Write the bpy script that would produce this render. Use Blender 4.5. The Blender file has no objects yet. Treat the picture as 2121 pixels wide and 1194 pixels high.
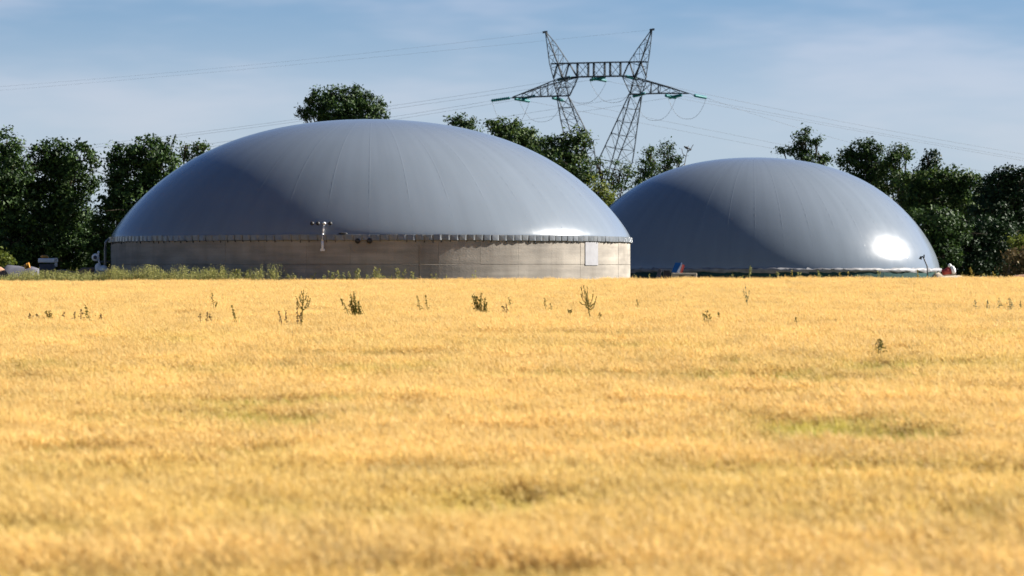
import bpy, bmesh, math, random
import numpy as np
from mathutils import Vector, Matrix, Euler

R = math.radians
PI = math.pi
random.seed(7)
RNG = np.random.default_rng(11)
SC = bpy.context.scene
COL = SC.collection

# ------------------------------------------------------------------ camera
ZC = 1.18                 # eye height above the ground round the tanks
F = 5885.0                # focal length in pixels of the 2121 px wide photograph
PITCH = math.atan(37.0 / F)
cam_data = bpy.data.cameras.new("camera")
cam = bpy.data.objects.new("camera", cam_data)
COL.objects.link(cam)
SC.camera = cam
cam.location = (0, 0, ZC)
cam.rotation_euler = (PI / 2 - PITCH, 0, 0)
cam_data.sensor_width = 36.0
cam_data.lens = 36.0 * F / 2121.0
cam_data.clip_start = 0.5
cam_data.clip_end = 9000
cam_data.dof.use_dof = True
cam_data.dof.focus_distance = 112.0
cam_data.dof.aperture_fstop = 1.6

# ------------------------------------------------------------------ light
SUN_EL, SUN_ROT = R(30.0), R(75.0)
world = bpy.data.worlds.new("World")
SC.world = world
world.use_nodes = True
wn, wl = world.node_tree.nodes, world.node_tree.links
bg = wn['Background']
bg.inputs[1].default_value = 0.05
sky = wn.new('ShaderNodeTexSky')
sky.sky_type = 'NISHITA'
sky.sun_disc = False
sky.sun_elevation = SUN_EL
sky.sun_rotation = SUN_ROT
sky.air_density = 0.4
sky.dust_density = 0.1
sky.ozone_density = 5.0
tc = wn.new('ShaderNodeTexCoord')
sep = wn.new('ShaderNodeSeparateXYZ')
wl.new(tc.outputs['Generated'], sep.inputs[0])
veil = wn.new('ShaderNodeMapRange')          # thin haze low in the sky, all the way round
veil.interpolation_type = 'SMOOTHSTEP'
veil.inputs[1].default_value = 0.0
veil.inputs[2].default_value = 0.25
veil.inputs[3].default_value = 0.96
veil.inputs[4].default_value = 0.0
wl.new(sep.outputs[2], veil.inputs[0])
mp = wn.new('ShaderNodeMapping')
mp.inputs['Scale'].default_value = (7.0, 7.0, 30.0)
mp.inputs['Location'].default_value = (3.3, 1.0, 0.4)
wl.new(tc.outputs['Generated'], mp.inputs[0])
cn = wn.new('ShaderNodeTexNoise')
cn.inputs['Scale'].default_value = 1.0
cn.inputs['Detail'].default_value = 4.0
cn.inputs['Roughness'].default_value = 0.58
wl.new(mp.outputs[0], cn.inputs['Vector'])
cr = wn.new('ShaderNodeMapRange')
cr.interpolation_type = 'SMOOTHSTEP'
cr.inputs[1].default_value = 0.40
cr.inputs[2].default_value = 0.68
cr.inputs[3].default_value = 0.0
cr.inputs[4].default_value = 0.9
wl.new(cn.outputs[0], cr.inputs[0])
grad = wn.new('ShaderNodeMapRange')          # the veil is paler towards the horizon
grad.interpolation_type = 'SMOOTHSTEP'
grad.inputs[1].default_value = 0.05
grad.inputs[2].default_value = 0.10
wl.new(sep.outputs[2], grad.inputs[0])
vcol = wn.new('ShaderNodeMix'); vcol.data_type = 'RGBA'
vcol.inputs[6].default_value = (3.3, 3.9, 4.4, 1)
vcol.inputs[7].default_value = (1.75, 2.75, 3.5, 1)
wl.new(grad.outputs[0], vcol.inputs[0])
ccol = wn.new('ShaderNodeMix'); ccol.data_type = 'RGBA'
ccol.inputs[7].default_value = (4.0, 4.3, 4.65, 1)
wl.new(cr.outputs[0], ccol.inputs[0])
wl.new(vcol.outputs[2], ccol.inputs[6])
smix = wn.new('ShaderNodeMix'); smix.data_type = 'RGBA'
wl.new(veil.outputs[0], smix.inputs[0])
wl.new(sky.outputs[0], smix.inputs[6])
wl.new(ccol.outputs[2], smix.inputs[7])
wl.new(smix.outputs[2], bg.inputs[0])

sun_data = bpy.data.lights.new("sun", 'SUN')
sun = bpy.data.objects.new("sun", sun_data)
COL.objects.link(sun)
sun_data.energy = 5.0
sun_data.angle = R(0.53)
sun_data.color = (1.0, 0.945, 0.86)
SDIR = Vector((math.sin(SUN_ROT) * math.cos(SUN_EL), math.cos(SUN_ROT) * math.cos(SUN_EL), math.sin(SUN_EL)))
sun.rotation_euler = SDIR.to_track_quat('Z', 'Y').to_euler()
sun.location = (60, 0, 60)
SC.view_settings.view_transform = 'Standard'
SC.view_settings.look = 'None'
SC.view_settings.exposure = 1.6
SC.view_settings.gamma = 1.0
SC.view_settings.use_curve_mapping = False

# ------------------------------------------------------------------ helpers
FWD = Vector((0, math.cos(PITCH), -math.sin(PITCH)))
UPV = Vector((0, math.sin(PITCH), math.cos(PITCH)))
CAMP = Vector((0, 0, ZC))
ORG = {}


def at(px, py, Y):
    """a point of the photograph (2121x1194 px) at the distance Y"""
    d = FWD + UPV * ((597.0 - py) / F) + Vector(((px - 1060.5) / F, 0, 0))
    return CAMP + d * (Y / d.y)


def tag(o, label=None, cat=None, group=None, kind=None):
    if label: o['label'] = label
    if cat: o['category'] = cat
    if group: o['group'] = group
    if kind: o['kind'] = kind
    return o


def thing(name, loc, label, cat, group=None):
    o = bpy.data.objects.new(name, None)
    COL.objects.link(o)
    o.location = loc
    o.empty_display_size = 0.2
    ORG[o] = Vector(loc)
    return tag(o, label, cat, group)


def link(name, me, parent=None, org=None):
    o = bpy.data.objects.new(name, me)
    COL.objects.link(o)
    if parent is not None:
        o.parent = parent
        ORG[o] = ORG[parent]
    else:
        o.location = org if org is not None else (0, 0, 0)
        ORG[o] = Vector(o.location)
    return o


class MB:
    """collects tubes, boxes and the like in world coordinates; build() links them as one mesh object"""
    def __init__(self):
        self.v, self.f = [], []

    def tube(self, pts, r, n=6, cap=True):
        pts = [Vector(p) for p in pts]
        rs = r if isinstance(r, (list, tuple)) else [r] * len(pts)
        base = len(self.v)
        for i, p in enumerate(pts):
            a = pts[max(0, i - 1)]; b = pts[min(len(pts) - 1, i + 1)]
            d = (b - a).normalized() if (b - a).length > 1e-9 else Vector((0, 0, 1))
            u = d.cross(Vector((0, 0, 1)))
            if u.length < 0.05: u = d.cross(Vector((0, 1, 0)))
            u.normalize(); w = d.cross(u)
            for k in range(n):
                t = 2 * PI * k / n
                self.v.append(p + (u * math.cos(t) + w * math.sin(t)) * rs[i])
        for i in range(len(pts) - 1):
            for k in range(n):
                a = base + i * n + k; b = base + i * n + (k + 1) % n
                self.f.append((a, b, b + n, a + n))
        if cap:
            self.f.append(tuple(base + k for k in reversed(range(n))))
            self.f.append(tuple(base + (len(pts) - 1) * n + k for k in range(n)))
        return self

    def box(self, c, s, rz=0.0, rx=0.0, ry=0.0, bev=0.0):
        m = Matrix.Translation(Vector(c)) @ Euler((rx, ry, rz)).to_matrix().to_4x4()
        bm = bmesh.new()
        bmesh.ops.create_cube(bm, size=1.0)
        for v in bm.verts: v.co = Vector((v.co.x * s[0], v.co.y * s[1], v.co.z * s[2]))
        if bev: bmesh.ops.bevel(bm, geom=list(bm.edges), offset=bev, segments=2, affect='EDGES', profile=0.6)
        base = len(self.v)
        bm.verts.index_update()
        for v in bm.verts: self.v.append(m @ v.co)
        for f in bm.faces: self.f.append(tuple(base + v.index for v in f.verts))
        bm.free()
        return self

    def blob(self, c, r, jit=0.0, sub=2, rot=None):
        bm = bmesh.new()
        bmesh.ops.create_icosphere(bm, subdivisions=sub, radius=1.0)
        base = len(self.v)
        q = Euler(rot).to_matrix() if rot else Matrix.Identity(3)
        bm.verts.index_update()
        for v in bm.verts:
            k = 1 + random.uniform(-jit, jit)
            self.v.append(Vector(c) + q @ Vector((v.co.x * r[0] * k, v.co.y * r[1] * k, v.co.z * r[2] * k)))
        for f in bm.faces: self.f.append(tuple(base + v.index for v in f.verts))
        bm.free()
        return self

    def quad(self, a, b, c, d):
        base = len(self.v)
        self.v += [Vector(a), Vector(b), Vector(c), Vector(d)]
        self.f.append((base, base + 1, base + 2, base + 3))
        return self

    def build(self, name, m, parent=None, smooth=False, org=None):
        o0 = ORG[parent] if parent is not None else Vector(org if org is not None else (0, 0, 0))
        me = bpy.data.meshes.new(name)
        me.from_pydata([tuple(v - o0) for v in self.v], [], self.f)
        me.materials.append(m)
        if smooth: me.polygons.foreach_set('use_smooth', [True] * len(me.polygons))
        me.update()
        return link(name, me, parent, o0)


def np_mesh(name, verts, faces, m, smooth=False):
    """verts (N,3), faces (M,k) arrays -> mesh data"""
    me = bpy.data.meshes.new(name)
    k = faces.shape[1]
    me.vertices.add(len(verts)); me.vertices.foreach_set('co', np.asarray(verts, np.float32).ravel())
    me.loops.add(faces.size); me.loops.foreach_set('vertex_index', np.asarray(faces, np.int32).ravel())
    me.polygons.add(len(faces))
    me.polygons.foreach_set('loop_start', np.arange(0, faces.size, k, dtype=np.int32))
    if smooth: me.polygons.foreach_set('use_smooth', [True] * len(faces))
    me.update(calc_edges=True)
    if m: me.materials.append(m)
    return me


# ------------------------------------------------------------------ materials
def mat(name, col, rough=0.6, col2=None, scale=3.0, spec=0.5, metal=0.0, bump=0.0, bscale=20.0, stretch=(1, 1, 1), detail=4.0):
    m = bpy.data.materials.new(name)
    m.use_nodes = True
    n, l = m.node_tree.nodes, m.node_tree.links
    p = n['Principled BSDF']
    p.inputs['Roughness'].default_value = rough
    p.inputs['Metallic'].default_value = metal
    p.inputs['Specular IOR Level'].default_value = spec
    geo = n.new('ShaderNodeNewGeometry')
    mp_ = n.new('ShaderNodeMapping'); mp_.inputs['Scale'].default_value = stretch
    l.new(geo.outputs['Position'], mp_.inputs[0])
    c2 = col2 if col2 else tuple(c * 0.75 for c in col)
    nz = n.new('ShaderNodeTexNoise'); nz.inputs['Scale'].default_value = scale; nz.inputs['Detail'].default_value = detail
    l.new(mp_.outputs[0], nz.inputs['Vector'])
    mx = n.new('ShaderNodeMix'); mx.data_type = 'RGBA'
    mx.inputs[6].default_value = (*col, 1); mx.inputs[7].default_value = (*c2, 1)
    rg = n.new('ShaderNodeMapRange'); rg.inputs[1].default_value = 0.35; rg.inputs[2].default_value = 0.65
    l.new(nz.outputs[0], rg.inputs[0]); l.new(rg.outputs[0], mx.inputs[0])
    l.new(mx.outputs[2], p.inputs['Base Color'])
    if bump:
        nb = n.new('ShaderNodeTexNoise'); nb.inputs['Scale'].default_value = bscale; nb.inputs['Detail'].default_value = 5
        l.new(mp_.outputs[0], nb.inputs['Vector'])
        bp = n.new('ShaderNodeBump'); bp.inputs['Strength'].default_value = bump; bp.inputs['Distance'].default_value = 0.02
        l.new(nb.outputs[0], bp.inputs['Height']); l.new(bp.outputs[0], p.inputs['Normal'])
    return m


def leaf_mat(name, cols, trans=0.35, rough=0.6, spec=0.2, green_attr=None, gcols=None):
    """two-sided thin leaf or straw: a colour per leaf, light passing through"""
    m = bpy.data.materials.new(name)
    m.use_nodes = True
    n, l = m.node_tree.nodes, m.node_tree.links
    p = n['Principled BSDF']; out = n['Material Output']
    p.inputs['Roughness'].default_value = rough
    p.inputs['Specular IOR Level'].default_value = spec
    geo = n.new('ShaderNodeNewGeometry')

    def ramp_of(cs):
        r = n.new('ShaderNodeValToRGB')
        els = r.color_ramp.elements
        while len(els) < len(cs): els.new(0.5)
        for i, c in enumerate(cs):
            els[i].position = i / (len(cs) - 1); els[i].color = (*c, 1)
        l.new(geo.outputs['Random Per Island'], r.inputs[0])
        return r.outputs[0]
    c = ramp_of(cols)
    if green_attr:
        at_ = n.new('ShaderNodeAttribute'); at_.attribute_type = 'INSTANCER'; at_.attribute_name = green_attr
        mx = n.new('ShaderNodeMix'); mx.data_type = 'RGBA'
        l.new(at_.outputs['Fac'], mx.inputs[0]); l.new(c, mx.inputs[6]); l.new(ramp_of(gcols), mx.inputs[7])
        c = mx.outputs[2]
        tn = n.new('ShaderNodeAttribute'); tn.attribute_type = 'INSTANCER'; tn.attribute_name = 'tone'
        vs = n.new('ShaderNodeVectorMath'); vs.operation = 'SCALE'
        l.new(c, vs.inputs[0]); l.new(tn.outputs['Fac'], vs.inputs['Scale'])
        c = vs.outputs[0]
    l.new(c, p.inputs['Base Color'])
    tr = n.new('ShaderNodeBsdfTranslucent'); l.new(c, tr.inputs[0])
    ms = n.new('ShaderNodeMixShader'); ms.inputs[0].default_value = trans
    l.new(p.outputs[0], ms.inputs[1]); l.new(tr.outputs[0], ms.inputs[2]); l.new(ms.outputs[0], out.inputs[0])
    return m


M_SOIL = mat('field_soil', (0.19, 0.125, 0.05), 0.9, (0.11, 0.075, 0.035), 2.0, 0.1)
M_YARD = mat('yard_ground', (0.20, 0.18, 0.13), 0.9, (0.10, 0.11, 0.05), 0.3, 0.1)


def membrane_mat():
    m = mat('grey_membrane', (0.148, 0.174, 0.205), 0.22, (0.142, 0.168, 0.197), 0.25, 0.65)
    n, l = m.node_tree.nodes, m.node_tree.links
    p = n['Principled BSDF']
    geo = n.new('ShaderNodeNewGeometry')
    nb = n.new('ShaderNodeTexNoise'); nb.inputs['Scale'].default_value = 0.33; nb.inputs['Detail'].default_value = 3
    l.new(geo.outputs['Position'], nb.inputs['Vector'])
    bp = n.new('ShaderNodeBump'); bp.inputs['Strength'].default_value = 0.12; bp.inputs['Distance'].default_value = 0.1
    l.new(nb.outputs[0], bp.inputs['Height']); l.new(bp.outputs[0], p.inputs['Normal'])
    tc_ = n.new('ShaderNodeTexCoord'); sp_ = n.new('ShaderNodeSeparateXYZ'); l.new(tc_.outputs['Object'], sp_.inputs[0])
    an = n.new('ShaderNodeMath'); an.operation = 'ARCTAN2'; l.new(sp_.outputs[0], an.inputs[0])
    ng_ = n.new('ShaderNodeMath'); ng_.operation = 'MULTIPLY'; ng_.inputs[1].default_value = -1; l.new(sp_.outputs[1], ng_.inputs[0]); l.new(ng_.outputs[0], an.inputs[1])
    cb = n.new('ShaderNodeCombineXYZ'); l.new(an.outputs[0], cb.inputs[0]); l.new(sp_.outputs[2], cb.inputs[1])
    mq = n.new('ShaderNodeMapping'); mq.inputs['Scale'].default_value = (16, 0.16, 1); l.new(cb.outputs[0], mq.inputs[0])
    ns_ = n.new('ShaderNodeTexNoise'); ns_.inputs['Scale'].default_value = 1.0; ns_.inputs['Detail'].default_value = 6; l.new(mq.outputs[0], ns_.inputs['Vector'])
    rs = n.new('ShaderNodeMapRange'); rs.inputs[1].default_value = 0.3; rs.inputs[2].default_value = 0.7; rs.inputs[3].default_value = 0.94; rs.inputs[4].default_value = 1.05
    l.new(ns_.outputs[0], rs.inputs[0])
    old = p.inputs['Base Color'].links[0].from_socket
    vs = n.new('ShaderNodeVectorMath'); vs.operation = 'SCALE'; l.new(old, vs.inputs[0]); l.new(rs.outputs[0], vs.inputs['Scale']); l.new(vs.outputs[0], p.inputs['Base Color'])
    nr = n.new('ShaderNodeTexNoise'); nr.inputs['Scale'].default_value = 1.7; nr.inputs['Detail'].default_value = 5
    l.new(geo.outputs['Position'], nr.inputs['Vector'])
    mr = n.new('ShaderNodeMapRange'); mr.inputs[3].default_value = 0.16; mr.inputs[4].default_value = 0.22
    l.new(nr.outputs[0], mr.inputs[0]); l.new(mr.outputs[0], p.inputs['Roughness'])
    return m


M_MEMB = membrane_mat()


def concrete_mat(name, a, b, dark):
    m = mat(name, a, 0.95, b, 0.55, 0.05, 0, 0.6, 9.0, (1.0, 1.0, 2.2), 8.0)
    n, l = m.node_tree.nodes, m.node_tree.links
    p = n['Principled BSDF']
    old = p.inputs['Base Color'].links[0].from_socket
    geo = n.new('ShaderNodeNewGeometry')
    mp_ = n.new('ShaderNodeMapping'); mp_.inputs['Scale'].default_value = (0.9, 0.9, 0.16)   # rain streaks
    l.new(geo.outputs['Position'], mp_.inputs[0])
    nz = n.new('ShaderNodeTexNoise'); nz.inputs['Scale'].default_value = 1.2; nz.inputs['Detail'].default_value = 6
    l.new(mp_.outputs[0], nz.inputs['Vector'])
    rg = n.new('ShaderNodeMapRange'); rg.inputs[1].default_value = 0.48; rg.inputs[2].default_value = 0.75
    rg.inputs[4].default_value = 0.6
    l.new(nz.outputs[0], rg.inputs[0])
    mx = n.new('ShaderNodeMix'); mx.data_type = 'RGBA'; mx.inputs[7].default_value = (*dark, 1)
    l.new(rg.outputs[0], mx.inputs[0]); l.new(old, mx.inputs[6])
    # board marks of the formwork
    mp2 = n.new('ShaderNodeMapping'); mp2.inputs['Scale'].default_value = (0.25, 0.25, 5.5)
    l.new(geo.outputs['Position'], mp2.inputs[0])
    n2 = n.new('ShaderNodeTexNoise'); n2.inputs['Scale'].default_value = 1.0; n2.inputs['Detail'].default_value = 3
    l.new(mp2.outputs[0], n2.inputs['Vector'])
    r2 = n.new('ShaderNodeMapRange'); r2.inputs[1].default_value = 0.3; r2.inputs[2].default_value = 0.7
    r2.inputs[3].default_value = 0.87; r2.inputs[4].default_value = 1.06
    l.new(n2.outputs[0], r2.inputs[0])
    oi = n.new('ShaderNodeObjectInfo')
    r3 = n.new('ShaderNodeMapRange'); r3.inputs[3].default_value = 0.94; r3.inputs[4].default_value = 1.03
    l.new(oi.outputs['Random'], r3.inputs[0])
    mm = n.new('ShaderNodeMath'); mm.operation = 'MULTIPLY'
    l.new(r2.outputs[0], mm.inputs[0]); l.new(r3.outputs[0], mm.inputs[1])
    vm = n.new('ShaderNodeVectorMath'); vm.operation = 'SCALE'
    l.new(mx.outputs[2], vm.inputs[0]); l.new(mm.outputs[0], vm.inputs['Scale'])
    l.new(vm.outputs[0], p.inputs['Base Color'])
    return m


M_CONC = concrete_mat('weathered_concrete', (0.315, 0.285, 0.245), (0.225, 0.205, 0.18), (0.165, 0.147, 0.125))
M_JOINT = mat('joint_mortar', (0.25, 0.22, 0.18), 0.95, None, 2.0, 0.1)
M_PATCH = mat('white_render', (0.275, 0.275, 0.29), 0.9, (0.245, 0.243, 0.255), 3.0, 0.1)
M_GALV = mat('galvanised_steel', (0.135, 0.145, 0.155), 0.3, (0.095, 0.105, 0.115), 1.5, 0.6, 0.0)
M_BAND = mat('rim_sheet', (0.12, 0.125, 0.13), 0.5, (0.08, 0.085, 0.09), 1.5, 0.4, 0.0)
M_DARK = mat('dark_rubber_and_shade', (0.018, 0.018, 0.02), 0.6)  # also stands for the shade inside openings
M_WHITE = mat('white_paint', (0.72, 0.72, 0.72), 0.45, (0.62, 0.62, 0.62), 4)
M_LATT = mat('haze_blue_pylon_steel', (0.020, 0.030, 0.040), 0.6, (0.014, 0.022, 0.030), 0.5, 0.15)  # distance haze is put into the steel's bluish colour
M_WIRE = mat('aluminium_conductor', (0.16, 0.17, 0.19), 0.55, None, 0.1, 0.3)
M_GLASS = mat('green_glass_insulator', (0.0, 0.15, 0.165), 0.5, (0.0, 0.12, 0.13), 1.0, 0.25)
M_GREENW = mat('green_cladding', (0.003, 0.040, 0.036), 0.6, (0.003, 0.030, 0.027), 1.0, 0.2)
M_RUFF = mat('grey_foil_edge', (0.19, 0.19, 0.20), 0.6, (0.12, 0.12, 0.13), 2.0)
M_BLUE = mat('blue_tarpaulin', (0.01, 0.10, 0.30), 0.5, None, 3)
M_RED = mat('red_paint', (0.36, 0.035, 0.02), 0.45, None, 3)
M_STONE = mat('pale_stone', (0.42, 0.36, 0.28), 0.9, (0.28, 0.24, 0.18), 2.5, 0.2, 0, 0.4, 5)
M_GREYB = mat('grey_tarpaulin', (0.085, 0.085, 0.105), 0.8, (0.055, 0.055, 0.07), 1.3, 0.3, 0, 0.5, 3)
M_EARTH = mat('pinkish_earth', (0.34, 0.20, 0.13), 0.95, (0.24, 0.14, 0.09), 1.5, 0.1, 0, 0.5, 4)
M_ORANGE = mat('orange_plastic', (0.50, 0.22, 0.015), 0.5, None, 4)
M_BARK = mat('bark', (0.07, 0.055, 0.04), 0.9, (0.04, 0.033, 0.025), 3.0, 0.1)
M_DEAD = mat('dead_wood', (0.12, 0.11, 0.10), 0.9, None, 3.0, 0.1)

M_LEAF = leaf_mat('oak_leaves', [(0.010, 0.026, 0.007), (0.018, 0.042, 0.010), (0.038, 0.076, 0.016), (0.070, 0.115, 0.024)], 0.2)
M_LEAF2 = leaf_mat('ash_leaves', [(0.013, 0.032, 0.009), (0.025, 0.054, 0.012), (0.052, 0.094, 0.018), (0.095, 0.13, 0.027)], 0.25)
M_LEAF3 = leaf_mat('sunlit_yellowish_leaves', [(0.06, 0.085, 0.015), (0.10, 0.125, 0.02), (0.15, 0.165, 0.03)], 0.35)  # paler yellow copy, sunlight on the bushes put into the leaf colour
M_LEAFD = leaf_mat('shade_dark_leaves', [(0.007, 0.020, 0.007), (0.013, 0.032, 0.009), (0.022, 0.048, 0.013)], 0.15)  # darker copy, deep shade of the thickets put into the leaf colour
M_VERGE = leaf_mat('verge_plants', [(0.14, 0.16, 0.045), (0.22, 0.23, 0.065), (0.31, 0.30, 0.10), (0.40, 0.37, 0.15)], 0.4, 0.6, 0.2)
M_VERGEY = leaf_mat('yellow_verge_plants', [(0.26, 0.20, 0.04), (0.34, 0.26, 0.05)], 0.4, 0.6, 0.2)
M_WEED = leaf_mat('dock_green', [(0.055, 0.058, 0.008), (0.105, 0.10, 0.012), (0.18, 0.16, 0.022)], 0.25, 0.6, 0.2)
M_WEEDB = leaf_mat('dock_brown', [(0.075, 0.055, 0.025), (0.12, 0.085, 0.035), (0.17, 0.12, 0.05)], 0.2, 0.7, 0.2)
M_WEEDG = leaf_mat('thistle_grey_green', [(0.09, 0.11, 0.05), (0.14, 0.16, 0.08), (0.2, 0.21, 0.11)], 0.3, 0.6, 0.2)
M_BARLEY = leaf_mat('ripe_barley', [(0.50, 0.305, 0.085), (0.67, 0.455, 0.145), (0.78, 0.555, 0.195), (0.90, 0.70, 0.31)], 0.38, 0.5, 0.3,
                    'green', [(0.22, 0.215, 0.03), (0.34, 0.315, 0.042), (0.48, 0.425, 0.065), (0.62, 0.53, 0.11)])

# ------------------------------------------------------------------ terrain
KS = 0.01344        # slope of the field towards the camera
D_EDGE = 147.0      # far edge of the crop
CROP_H = 0.75


def ground_z(x, y):
    x = np.asarray(x, float); y = np.asarray(y, float)
    z = np.where(y > 148, 0.0, -(148 - y) * KS)
    bank = np.clip((11.0 - y) / 9.0, 0, 1)                     # roadside bank the photographer stands on
    z = z + bank * bank * (3 - 2 * bank) * 1.45
    return z + np.clip(x, -60, 60) * 0.0036 * np.clip((y - 20) / 100, 0, 1)


def crop_distance(py):
    a = (py - 560.0) / F
    return (0.43 + 148 * KS) / (KS + a)


ys = np.concatenate([np.linspace(-60, 0, 7), np.linspace(2, 160, 80), [175, 200, 250, 320, 450, 700, 1200, 2500, 6000]])
xs = np.concatenate([[-5000, -1500, -500, -200, -100], np.linspace(-60, 60, 41), [100, 200, 500, 1500, 5000]])
gx, gy = np.meshgrid(xs, ys)
gz = ground_z(gx, gy)
nx, ny = len(xs), len(ys)
idx = np.arange(nx * ny).reshape(ny, nx)
quads = np.stack([idx[:-1, :-1], idx[:-1, 1:], idx[1:, 1:], idx[1:, :-1]], -1).reshape(-1, 4)
gme = np_mesh('ground', np.stack([gx, gy, gz], -1).reshape(-1, 3), quads, M_SOIL, True)
gme.materials.append(M_YARD)
gme.polygons.foreach_set('material_index', (gy[:-1, :-1].ravel() >= D_EDGE).astype(np.int32))
tag(link('ground', gme), kind='structure')


# ------------------------------------------------------------------ barley
def smooth_noise(n, sx, sy, seed):
    """value noise on arbitrary points; returns a function of (x, y)"""
    g = np.random.default_rng(seed).random((256, 256))

    def f(x, y):
        u = x / sx + 500.0; v = y / sy + 500.0
        i = np.floor(u).astype(int); j = np.floor(v).astype(int)
        a = u - i; b = v - j
        a = a * a * (3 - 2 * a); b = b * b * (3 - 2 * b)
        i0, i1, j0, j1 = i % 256, (i + 1) % 256, j % 256, (j + 1) % 256
        return (g[i0, j0] * (1 - a) + g[i1, j0] * a) * (1 - b) + (g[i0, j1] * (1 - a) + g[i1, j1] * a) * b
    return f


def barley_tuft(seed, n=150, half=0.32):
    r = np.random.default_rng(seed)
    V, T = [], []

    def tri(a, b, c):
        k = len(V); V.extend([a, b, c]); T.append((k, k + 1, k + 2))
    for i in range(n):
        base = np.array([r.uniform(-half, half), r.uniform(-half, half), 0.0])
        h = CROP_H + r.normal(0, 0.045) - 0.16
        lean = np.array([r.normal(-0.03, 0.07), r.normal(0, 0.06), 0])
        top = base + lean + np.array([0, 0, h])
        low = base + lean * 0.3 + np.array([0, 0, h - 0.40])
        az = r.uniform(0, PI)
        side = np.array([math.cos(az), math.sin(az), 0]) * 0.003
        k = len(V)
        V.extend([low - side, low + side, top + side * 0.7, top - side * 0.7])
        T.append((k, k + 1, k + 2)); T.append((k, k + 2, k + 3))
        # a dry leaf blade now and then
        if r.random() < 0.45:
            p = low + (top - low) * r.uniform(0.2, 0.8)
            a2 = r.uniform(0, 2 * PI)
            d = np.array([math.cos(a2), math.sin(a2), r.uniform(-0.5, 0.6)]) * r.uniform(0.10, 0.2)
            w = np.array([-math.sin(a2), math.cos(a2), 0]) * 0.006
            tri(p - w, p + w, p + d)
        # nodding ear with its awns
        na = r.normal(PI * 0.98, 1.0)
        tilt = r.uniform(0.35, 1.9)
        d = np.array([math.cos(na) * math.sin(tilt), math.sin(na) * math.sin(tilt), math.cos(tilt)])
        u = np.cross(d, [0.3, 0.2, 0.9]); u /= np.linalg.norm(u); w = np.cross(d, u)
        L = r.uniform(0.075, 0.105); rad = r.uniform(0.0065, 0.009)
        mid = top + d * L * 0.4; tip = top + d * L
        ring = [mid + (u * math.cos(t) + w * math.sin(t)) * rad for t in (0, 2.1, 4.2)]
        k = len(V); V.extend([top, *ring, tip])
        for a_, b_ in ((1, 2), (2, 3), (3, 1)):
            T.append((k, k + a_, k + b_)); T.append((k + 4, k + b_, k + a_))
        for j in range(6):
            s = top + d * L * r.uniform(0.3, 1.0)
            q = d + u * r.normal(0, 0.16) + w * r.normal(0, 0.16) + np.array([0, 0, 0.12])
            q = q / np.linalg.norm(q) * r.uniform(0.09, 0.14)
            sd = np.cross(q, r.normal(size=3)); sd = sd / np.linalg.norm(sd) * 0.0017
            tri(s - sd, s + sd, s + q)
    return np_mesh('barley_tuft', np.array(V), np.array(T), M_BARLEY)


tufts = bpy.data.collections.new('barley_tufts')          # source pieces, not linked to the scene themselves
for i in range(5):
    tufts.objects.link(bpy.data.objects.new('barley_tuft', barley_tuft(100 + i)))

P = []
y = 9.0
while y < D_EDGE:
    hw = 0.186 * y + 6.5
    step = 0.34 if y < 50 else 0.44
    n = int(2 * hw / step)
    px_ = -hw + (np.arange(n) + RNG.uniform(0, 1, n)) * step
    P.append(np.stack([px_, y + RNG.uniform(-0.22, 0.22, n)], -1))
    y += 0.34 if y < 50 else 0.42
P = np.concatenate(P)
fa, fb, fc, fd = smooth_noise(0, 4.2, 1.5, 1), smooth_noise(0, 1.3, 0.8, 2), smooth_noise(0, 16.0, 9.0, 3), smooth_noise(0, 1.0, 0.8, 5)
n1 = fa(P[:, 0], P[:, 1]); n2 = fb(P[:, 0], P[:, 1]); n3 = fc(P[:, 0], P[:, 1]); n4 = fd(P[:, 0], P[:, 1])
hz = ((n1 - 0.5) * 0.12 + (n2 - 0.5) * 0.15 + (n4 - 0.5) * 0.09) * np.clip((P[:, 1] - 6) / 34, 0.35, 1)
patch = np.clip((0.62 * n1 + 0.38 * n2 - 0.555) * 6.0, 0, 1)            # thin, late, still greenish patches
mid_zone = np.clip(1.35 - abs(P[:, 1] - 45) / 24.0, 0.06, 1.0)
hz -= 0.27 * patch * np.clip(mid_zone + 0.3, 0, 1)
green = np.clip(0.85 * patch * mid_zone + 0.22 * np.clip((n3 - 0.40) * 3, 0, 1) * mid_zone, 0, 1)
gz = ground_z(P[:, 0], P[:, 1]) + hz
nP = len(P)
bme = bpy.data.meshes.new('barley_crop')
bme.vertices.add(nP)
bme.vertices.foreach_set('co', np.stack([P[:, 0], P[:, 1], gz], -1).astype(np.float32).ravel())
for nm, tp, key, arr in (('rot', 'FLOAT_VECTOR', 'vector', np.stack([RNG.normal(0, 0.05, nP), RNG.normal(0, 0.05, nP), RNG.normal(0, 0.55, nP)], -1)),
                         ('scl', 'FLOAT_VECTOR', 'vector', np.stack([RNG.uniform(0.95, 1.2, nP)] * 2 + [RNG.uniform(0.95, 1.05, nP)], -1)),
                         ('green', 'FLOAT', 'value', green),
                         ('tone', 'FLOAT', 'value', np.clip(RNG.normal(1.0, 0.10, nP) + (n4 - 0.5) * 0.22 + (n2 - 0.5) * 0.15, 0.65, 1.18))):
    a_ = bme.attributes.new(nm, tp, 'POINT')
    a_.data.foreach_set(key, arr.astype(np.float32).ravel())
a_ = bme.attributes.new('pick', 'INT', 'POINT')
a_.data.foreach_set('value', RNG.integers(0, 5, nP).astype(np.int32))
bme.update()
barley = tag(link('barley_crop', bme), 'ripe golden barley filling the whole foreground field', 'barley', kind='stuff')
ng = bpy.data.node_groups.new('barley_scatter', 'GeometryNodeTree')
ng.interface.new_socket('Geometry', in_out='INPUT', socket_type='NodeSocketGeometry')
ng.interface.new_socket('Geometry', in_out='OUTPUT', socket_type='NodeSocketGeometry')
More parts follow.
